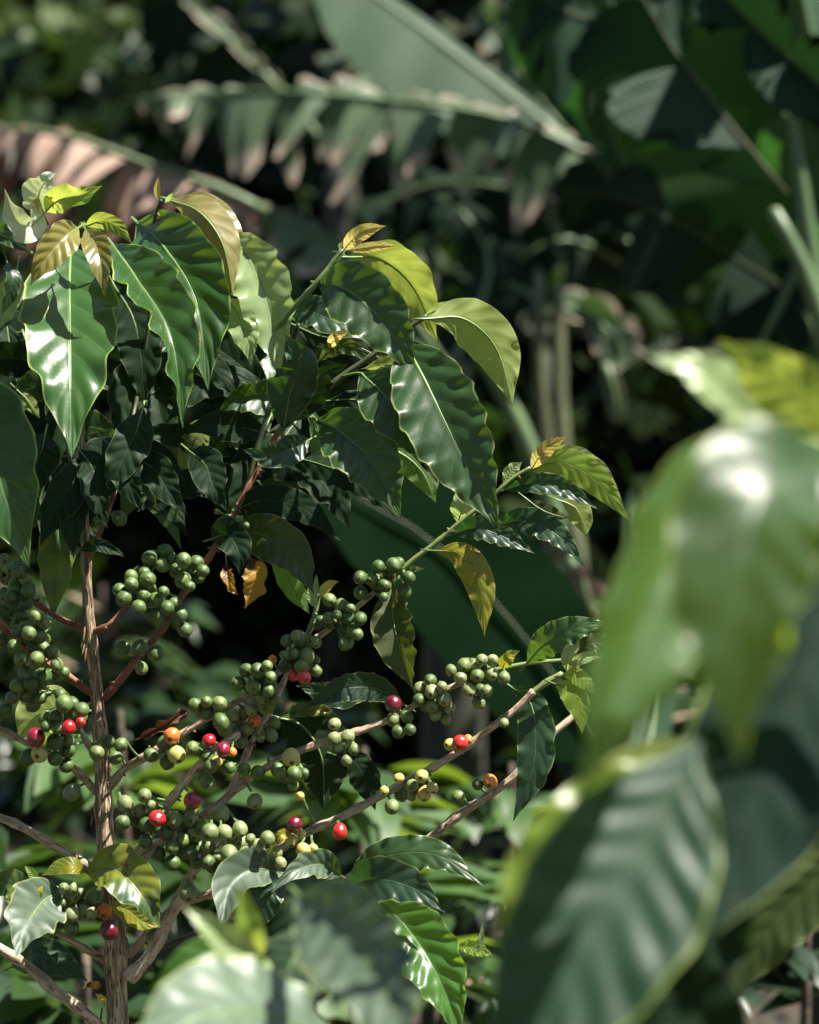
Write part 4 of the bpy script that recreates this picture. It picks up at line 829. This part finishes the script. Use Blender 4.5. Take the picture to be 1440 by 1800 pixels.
b2 = bthing(1480, 4.3, 'big banana plant at the right with large dark and lit green leaves')
pseudostem(b2, 1520, 4.4, 600, .11, .05)
ban_leaf(b2, [(1430, 520), (1415, 380), (1385, 220), (1330, 60), (1250, -120)], 4.6, 130, 290, 0, 0, (.05, .05), 0, 'ban_bright', rr=.012, petiole=[(1500, 700)], label='tall sunlit green leaf seen from below')
ban_leaf(b2, [(1450, 640, 20), (1400, 520, 20), (1320, 420, 20), (1210, 330, 20)], 4.6, 60, 80, 0, 0, (.1, .1), 0, 'ban_bright', rr=.016)
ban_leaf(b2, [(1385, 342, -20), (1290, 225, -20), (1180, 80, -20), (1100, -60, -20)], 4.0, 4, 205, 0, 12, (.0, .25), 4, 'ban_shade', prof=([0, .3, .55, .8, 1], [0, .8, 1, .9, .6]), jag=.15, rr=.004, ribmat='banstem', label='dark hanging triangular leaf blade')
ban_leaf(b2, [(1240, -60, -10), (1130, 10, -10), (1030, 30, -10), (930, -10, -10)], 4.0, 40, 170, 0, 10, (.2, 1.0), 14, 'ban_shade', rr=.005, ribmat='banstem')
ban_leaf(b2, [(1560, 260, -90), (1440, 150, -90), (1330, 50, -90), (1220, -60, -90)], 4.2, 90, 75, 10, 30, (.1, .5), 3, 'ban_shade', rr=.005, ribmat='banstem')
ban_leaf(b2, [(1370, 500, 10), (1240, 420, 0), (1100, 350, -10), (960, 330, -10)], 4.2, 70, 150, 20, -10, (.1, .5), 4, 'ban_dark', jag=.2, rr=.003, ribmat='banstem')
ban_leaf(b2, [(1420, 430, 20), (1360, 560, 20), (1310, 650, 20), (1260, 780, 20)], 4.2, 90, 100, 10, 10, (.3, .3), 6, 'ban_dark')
V, F, U = tube([np.array(P(1500, 760, 4.3)), np.array(P(1440, 520, 4.3)), np.array(P(1398, 230, 4.3)), np.array(P(1388, 150, 4.3))], [.026, .02, .012, .008], 10, step=.05)
make('petiole', V, F, M['banrib'], b2, uvs=U)
V, F, U = tube([np.array(P(1500, 760, 4.2)), np.array(P(1425, 500, 4.2)), np.array(P(1360, 370, 4.2))], [.024, .018, .012], 10, step=.05)
make('petiole', V, F, M['banrib'], b2, uvs=U)
for k, (x, y, dz) in enumerate([(1150, -330, -60), (1350, -500, 100)]):  # more leaves added above the view to darken what lies behind
    ban_leaf(b2, [(1520, 560, 0), ((1520 + x) / 2, min(-120, y * .9), dz * .5), (x, y, dz), (x + (x - 1520) * .45, y + 100, dz * 1.6)], 4.4, 230, 230, -60, -60, (.3, .3), 6, 'ban', seed=k + 80)

b3 = bthing(760, 5.0, 'banana plant with a dried pinkish brown leaf stretched to the left edge')
pseudostem(b3, 790, 5.1, 640, .07, .02)
ban_leaf(b3, [(470, 372), (390, 332), (260, 288), (110, 236), (-60, 218)], 5.0, 14, 200, -50, 25, (.0, 1.1), 24, 'ban_dry', jag=.5, label='dried pinkish brown leaf with hanging shreds')
ban_leaf(b3, [(780, 640), (700, 520), (600, 430), (440, 352)], 5.05, 20, 110, -50, 15, (.0, .8), 8, 'ban_torn')
ban_leaf(b3, [(785, 660, 20), (860, 480, 30), (820, 380, 30), (740, 330, 40)], 5.2, 60, 60, 0, 0, (.7, .7), 8, 'ban_dark')
ban_leaf(b3, [(780, 650, 10), (640, 560, 20), (520, 540, 30), (400, 620, 30)], 5.2, 70, 100, 0, 0, (.5, .8), 12, 'ban_dark')

b4 = bthing(560, 7.6, 'farther banana plant with a sunlit white edged leaf above the torn leaf')
pseudostem(b4, 600, 7.8, 300, .09)
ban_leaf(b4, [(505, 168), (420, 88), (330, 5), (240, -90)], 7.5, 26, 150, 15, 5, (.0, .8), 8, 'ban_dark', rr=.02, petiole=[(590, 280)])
ban_leaf(b4, [(500, 165, -6), (445, 110, -6), (390, 55, -6), (320, -5, -6)], 7.5, 26, 30, 10, 40, (.0, .0), 4, 'ban_torn', rr=.02)  # narrow pale blade: the dark leaf's sunlit edge put in as colour
ban_leaf(b4, [(595, 290, 0), (660, 160, 0), (640, 100, 0), (560, 110, 0)], 7.7, 60, 60, 0, 0, (.7, .7), 10, 'ban_torn')

b5 = bthing(1100, 3.1, 'young banana plant with one wide smooth deep green leaf behind the cherries')
pseudostem(b5, 1130, 3.15, 1400, .035)
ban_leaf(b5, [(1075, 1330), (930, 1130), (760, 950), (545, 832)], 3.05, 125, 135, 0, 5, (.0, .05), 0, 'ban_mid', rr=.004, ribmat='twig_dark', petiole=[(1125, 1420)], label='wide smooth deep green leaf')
ban_leaf(b5, [(1130, 1400, 10), (1150, 1200, 20), (1130, 1000, 20), (1110, 860, 20)], 3.2, 40, 45, 0, 10, (.0, .05), 0, 'ban', rr=.008, label='upright dull green leaf')

b6 = bthing(970, 5.4, 'group of pale banana stems standing in the shade right of the coffee leaves')
for x, y0, y1, r in ((950, 540, 700, .016), (985, 560, 790, .018)):
    V, F, U = tube([np.array(P(x + 60, 1300, 5.4)), np.array(P(x + 20, y1 + 150, 5.4)), np.array(P(x, y1 - 60, 5.4)), np.array(P(x - 4, y0 - 60, 5.4))], [.04, .03, r * 1.2, r * .7], 10, rough=.12, step=.05)
    make('petiole', V, F, M['banstem'], b6, uvs=U)
V, F, U = tube([np.array(P(1060, 1150, 4.8)), np.array(P(960, 860, 4.8)), np.array(P(880, 680, 4.8)), np.array(P(800, 560, 4.8))], [.03, .022, .018, .012], 10, step=.06)
make('petiole', V, F, M['banrib'], b6, uvs=U)
ban_leaf(b6, [(1065, 640), (1078, 680), (1084, 710), (1086, 745)], 5.2, 16, 18, 20, 20, (.3, .3), 0, 'ban_torn')
ban_leaf(b6, [(1000, 980), (1020, 1010), (1035, 1060), (1030, 1110)], 4.2, 42, 46, 30, 30, (.4, .4), 3, 'ban_dry', label='pinkish dead leaf')
ban_leaf(b6, [(950, 560), (1010, 540), (1060, 570), (1110, 640)], 5.5, 60, 60, 20, 20, (.5, .5), 5, 'ban_torn')
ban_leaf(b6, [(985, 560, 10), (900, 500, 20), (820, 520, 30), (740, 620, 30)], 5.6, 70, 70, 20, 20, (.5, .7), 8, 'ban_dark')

# ------------------------------------------------------------------ shrubs behind and below
def small_leaves(pts_dirs, L, seed, droop=.5):
    """many simple folded pointed leaves as one mesh"""
    rn = random.Random(seed); V = []; F = []
    for p, d in pts_dirs:
        d = unit(np.array(d)); l = L * rn.uniform(.7, 1.25); w = l * rn.uniform(.16, .22)
        up = np.array((0, 0, 1.)); s = np.cross(d, up); s = unit(s) if np.linalg.norm(s) > .05 else np.array((1., 0, 0))
        roll = rn.uniform(-.7, .7); nn = np.cross(s, d); s, nn = s * math.cos(roll) + nn * math.sin(roll), nn * math.cos(roll) - s * math.sin(roll)
        b = len(V); dd = d.copy(); c = np.array(p, dtype=float); K = 5; dr = droop * rn.uniform(.4, 1.4)
        for k in range(K + 1):
            f = k / K; wk = w * [.08, .7, 1., .92, .5, .02][k]; wob = rn.uniform(-.12, .12) * w
            V += [c - s * wk + nn * (w * .22 + wob) * (wk / w), c, c + s * wk + nn * (w * .22 - wob) * (wk / w)]
            dd = unit(dd + np.array((0, 0, -dr / K * 1.6))); c = c + dd * l / K
        for k in range(K):
            for q in (0, 1): a = b + k * 3 + q; F.append((a, a + 3, a + 4, a + 1))
    return V, F
def shrub(x, ytop, D, wpx, label, mat, n=420, L=.11, seed=0, group='coffee shrubs behind the main plant', hmul=1.0):
    rn = random.Random(seed); top = P(x, ytop, D); rad_ = wpx / 2 / FPX * D
    t = thing('coffee_shrub', label, 'shrub', (top.x, top.y, 0), group)
    h = top.z
    V, F, U = tube([np.array((top.x, top.y, -.02)), np.array((top.x + rn.uniform(-.02, .02), top.y, h * .5)), np.array((top.x, top.y, h * .97))], [.016, .012, .004], 8, rough=.12, step=.03)
    make('trunk', V, F, M['treebark'], t, origin=(top.x, top.y, 0), uvs=U)
    pd = []; mb = MB(); nb = 18
    for k in range(nb):
        z0 = h * (.12 + .85 * k / nb); a = k * 2.4 + rn.random(); bl = rad_ * (1.1 - .55 * k / nb) * rn.uniform(.75, 1.15)
        d = np.array((math.cos(a), math.sin(a), .35)); p0 = np.array((top.x, top.y, z0)); p2 = p0 + d * bl - np.array((0, 0, bl * .12)); p1 = (p0 + p2) / 2 + np.array((0, 0, bl * .1))
        V, F, U = tube([p0, p1, p2], [.005, .004, .002], 5, step=.03); mb.add(V, F, U)
        C = catmull([p0, p1, p2], 12)
        for q in range(n // nb):
            f = rn.random() ** .7; c = C[min(11, int(f * 11))]; sd = rn.choice((-1, 1))
            side = np.array((-math.sin(a) * sd, math.cos(a) * sd, rn.uniform(-.1, .5))); pd.append((c + np.array([rn.uniform(-.012, .012) for _ in range(3)]), side + d * rn.uniform(.2, .9)))
    mb.build('branches', [M['bark_pale']], t)
    V, F = small_leaves(pd, L, seed, .6)
    make('crown', V, F, M[mat], t, origin=(top.x, top.y, h * .5))
    return t
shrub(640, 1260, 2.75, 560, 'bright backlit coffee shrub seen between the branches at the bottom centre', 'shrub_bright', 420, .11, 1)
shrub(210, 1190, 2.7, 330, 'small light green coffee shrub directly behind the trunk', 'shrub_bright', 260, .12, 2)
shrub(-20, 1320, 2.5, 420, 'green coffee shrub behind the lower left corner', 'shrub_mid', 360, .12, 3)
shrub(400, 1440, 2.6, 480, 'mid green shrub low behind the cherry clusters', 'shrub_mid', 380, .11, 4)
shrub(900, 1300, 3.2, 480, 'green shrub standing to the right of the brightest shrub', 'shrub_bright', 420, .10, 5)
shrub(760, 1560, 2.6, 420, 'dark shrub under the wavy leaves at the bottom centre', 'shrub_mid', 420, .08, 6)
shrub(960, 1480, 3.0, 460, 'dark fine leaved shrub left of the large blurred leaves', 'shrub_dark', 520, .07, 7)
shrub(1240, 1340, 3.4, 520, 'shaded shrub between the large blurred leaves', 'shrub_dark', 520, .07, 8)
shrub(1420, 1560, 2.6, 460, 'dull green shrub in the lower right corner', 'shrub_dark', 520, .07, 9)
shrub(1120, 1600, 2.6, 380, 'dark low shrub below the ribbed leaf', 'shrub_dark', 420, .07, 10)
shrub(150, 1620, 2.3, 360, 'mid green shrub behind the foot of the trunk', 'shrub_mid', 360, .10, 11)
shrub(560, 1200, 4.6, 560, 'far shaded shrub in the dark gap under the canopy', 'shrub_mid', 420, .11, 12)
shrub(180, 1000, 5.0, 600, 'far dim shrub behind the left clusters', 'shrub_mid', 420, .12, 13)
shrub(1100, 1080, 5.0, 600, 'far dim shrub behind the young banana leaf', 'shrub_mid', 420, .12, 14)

# ------------------------------------------------------------------ ground, hill, far trees
n = 60; V = []; F = []
for i in range(n + 1):
    for j in range(n + 1):
        x = -150 + 300 * i / n; y = -60 + 260 * j / n
        r = max(0, y - 14); z = .25 * min(r, 30) + .5 * max(0, r - 30) + 2.0 * noise.noise(Vector((x * .05, y * .05, 0))) * min(1, r / 20)
        V.append((x, y, z if r > 0 else 0)); 
for i in range(n):
    for j in range(n): a = i * (n + 1) + j; F.append((a, a + n + 1, a + n + 2, a + 1))
hill = make('hill', V, F, M['hill'], None, origin=(0, 0, 0)); hill['kind'] = 'structure'
for v in hill.data.vertices:
    if v.co.y < 13: v.co.z = -.05
n = 40; V = []; F = []
for i in range(n + 1):
    for j in range(n + 1):
        x = -10 + 20 * i / n; y = -3 + 22 * j / n; V.append((x, y, .03 * noise.noise(Vector((x * 1.3, y * 1.3, 3))) + .0))
for i in range(n):
    for j in range(n): a = i * (n + 1) + j; F.append((a, a + n + 1, a + n + 2, a + 1))
soil = make('ground', V, F, M['soil'], None, origin=(0, 0, 0)); soil['kind'] = 'structure'
rn = random.Random(5); pd = []
for k in range(2600):
    y = rn.uniform(1.2, 9); x = rn.uniform(-.4, .4) * y; pd.append(((x, y, rn.uniform(.02, .32)), (rn.uniform(-1, 1), rn.uniform(-1, 1), rn.uniform(.0, 1.2))))
V, F = small_leaves(pd, .10, 5, .6)
gc = make('ground_cover', V, F, M['shrub_dark'], None, origin=(0, 4, 0)); gc['kind'] = 'stuff'; gc['label'] = 'low dark leafy undergrowth covering the soil'; gc['category'] = 'undergrowth'

def tree(x, D, ztop, rad_, label, mat, n=2600, ls=.16, seed=0, group='trees behind the banana plants'):
    rn = random.Random(seed); b = P(x, 900, D); r = max(0, b.y - 14); g = .25 * min(r, 30) + .5 * max(0, r - 30)
    t = thing('tree', label, 'tree', (b.x, b.y, g - .3), group); H = ztop - g
    V, F, U = tube([np.array((b.x, b.y, g - .4)), np.array((b.x + .1, b.y, g + H * .5)), np.array((b.x, b.y, ztop - .2))], [rad_ * .08, rad_ * .06, .02], 8, rough=.1, step=.3)
    mb = MB(); mb.add(V, F, U)
    cl = []
    for k in range(16):
        a = rn.uniform(0, 6.28); zz = g + H * rn.uniform(.2, .95); rr_ = rad_ * math.sqrt(max(.1, 1 - ((zz - g) / H - .45) ** 2 * 2.6)) * rn.uniform(.35, .85)
        c = np.array((b.x + rr_ * math.cos(a), b.y + rr_ * math.sin(a), zz)); cl.append((c, rad_ * rn.uniform(.28, .5)))
        V, F, U = tube([np.array((b.x, b.y, zz - rr_ * .4)), c], [rad_ * .02, .01], 5, step=.3); mb.add(V, F, U)
    mb.build('trunk', [M['treebark']], t)
    V = []; F = []
    for k in range(n):
        c, cr = cl[rn.randrange(len(cl))]; d = unit(np.array([rn.gauss(0, 1) for _ in range(3)])); p = c + d * cr * rn.random() ** .4
        u_ = unit(np.array([rn.gauss(0, 1) for _ in range(3)])); w_ = unit(np.cross(u_, d) + .001); u_ = unit(u_ + d * .3); s = ls * rn.uniform(.6, 1.4); k0 = len(V)
        V += [p - u_ * s, p + w_ * s * .45, p + u_ * s, p - w_ * s * .45]; F.append((k0, k0 + 1, k0 + 2, k0 + 3))
    make('crown', V, F, M[mat], t, origin=(b.x, b.y, g + H * .5), smooth=False)
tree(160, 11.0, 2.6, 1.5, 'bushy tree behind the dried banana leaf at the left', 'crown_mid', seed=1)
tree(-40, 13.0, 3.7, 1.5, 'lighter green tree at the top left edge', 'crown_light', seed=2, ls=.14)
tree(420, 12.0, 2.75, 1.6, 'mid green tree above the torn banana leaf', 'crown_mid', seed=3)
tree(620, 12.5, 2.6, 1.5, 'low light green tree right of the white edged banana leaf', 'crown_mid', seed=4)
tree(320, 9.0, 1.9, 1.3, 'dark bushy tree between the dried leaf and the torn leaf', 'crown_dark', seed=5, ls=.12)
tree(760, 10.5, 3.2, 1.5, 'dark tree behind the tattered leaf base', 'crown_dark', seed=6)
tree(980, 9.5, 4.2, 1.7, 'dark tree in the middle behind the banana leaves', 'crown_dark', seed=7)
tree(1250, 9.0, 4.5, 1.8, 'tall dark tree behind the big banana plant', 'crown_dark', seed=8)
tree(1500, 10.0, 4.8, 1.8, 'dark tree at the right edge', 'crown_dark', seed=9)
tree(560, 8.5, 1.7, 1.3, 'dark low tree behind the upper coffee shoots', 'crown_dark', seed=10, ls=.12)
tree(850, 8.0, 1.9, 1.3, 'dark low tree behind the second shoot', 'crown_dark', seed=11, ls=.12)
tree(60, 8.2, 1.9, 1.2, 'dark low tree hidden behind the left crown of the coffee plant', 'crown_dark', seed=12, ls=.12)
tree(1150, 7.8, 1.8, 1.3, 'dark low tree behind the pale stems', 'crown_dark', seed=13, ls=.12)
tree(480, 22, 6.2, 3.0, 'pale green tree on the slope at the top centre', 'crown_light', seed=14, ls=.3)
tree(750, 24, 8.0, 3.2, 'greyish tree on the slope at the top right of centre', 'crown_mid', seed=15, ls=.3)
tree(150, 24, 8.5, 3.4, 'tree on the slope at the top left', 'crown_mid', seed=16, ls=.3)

def sky_blocker_tree(x, y, zc, rad_, label, mat, seed, n=3000, ls=.22):  # trees added out of view to cut sky light and sheen
    rn = random.Random(seed); t = thing('sky_blocker_tree', label, 'tree', (x, y, 0), 'unseen trees added to block sky light')
    V, F, U = tube([np.array((x, y, -.1)), np.array((x + .1, y - .1, zc * .5)), np.array((x, y, zc + rad_ * .4))], [.14, .10, .04], 12, rough=.1, step=.15); mb = MB(); mb.add(V, F, U); cl = []
    for k in range(18):
        d = unit(np.array([rn.gauss(0, 1) for _ in range(3)])) * rad_ * rn.uniform(.4, .85); d[2] *= .6; c = np.array((x, y, zc)) + d; cl.append((c, rad_ * rn.uniform(.3, .5)))
        V, F, U = tube([np.array((x, y, zc - rad_ * .5)), (np.array((x, y, zc)) + c) / 2, c], [.04, .03, .01], 6, step=.2); mb.add(V, F, U)
    mb.build('trunk', [M['treebark']], t, origin=(x, y, 0)); pd = []
    for k in range(n):
        c, cr = cl[rn.randrange(len(cl))]; d = unit(np.array([rn.gauss(0, 1) for _ in range(3)])); pd.append((c + d * cr * rn.random() ** .5, d + np.array((0, 0, .2))))
    V, F = small_leaves(pd, ls, seed, .5); make('crown', V, F, M[mat], t, origin=(x, y, zc))
sky_blocker_tree(-3.0, 1.2, 4.6, 2.4, 'leafy shade tree outside the picture to the left of the coffee plant', 'crown_dark', 31)
sky_blocker_tree(-.6, -4.6, 4.2, 2.6, 'leafy shade tree behind the camera', 'crown_dark', 32)
sky_blocker_tree(5.6, -1.0, 2.6, 2.2, 'added low unseen tree to the right, blocking sky light', 'crown_dark', 33)
sky_blocker_tree(-4.8, -3.0, 3.0, 2.6, 'added low unseen tree behind and left of the camera, blocking sky light', 'crown_dark', 34)
sky_blocker_tree(4.2, -5.2, 2.6, 2.4, 'added low unseen tree behind and right of the camera, blocking sky light', 'crown_dark', 35)
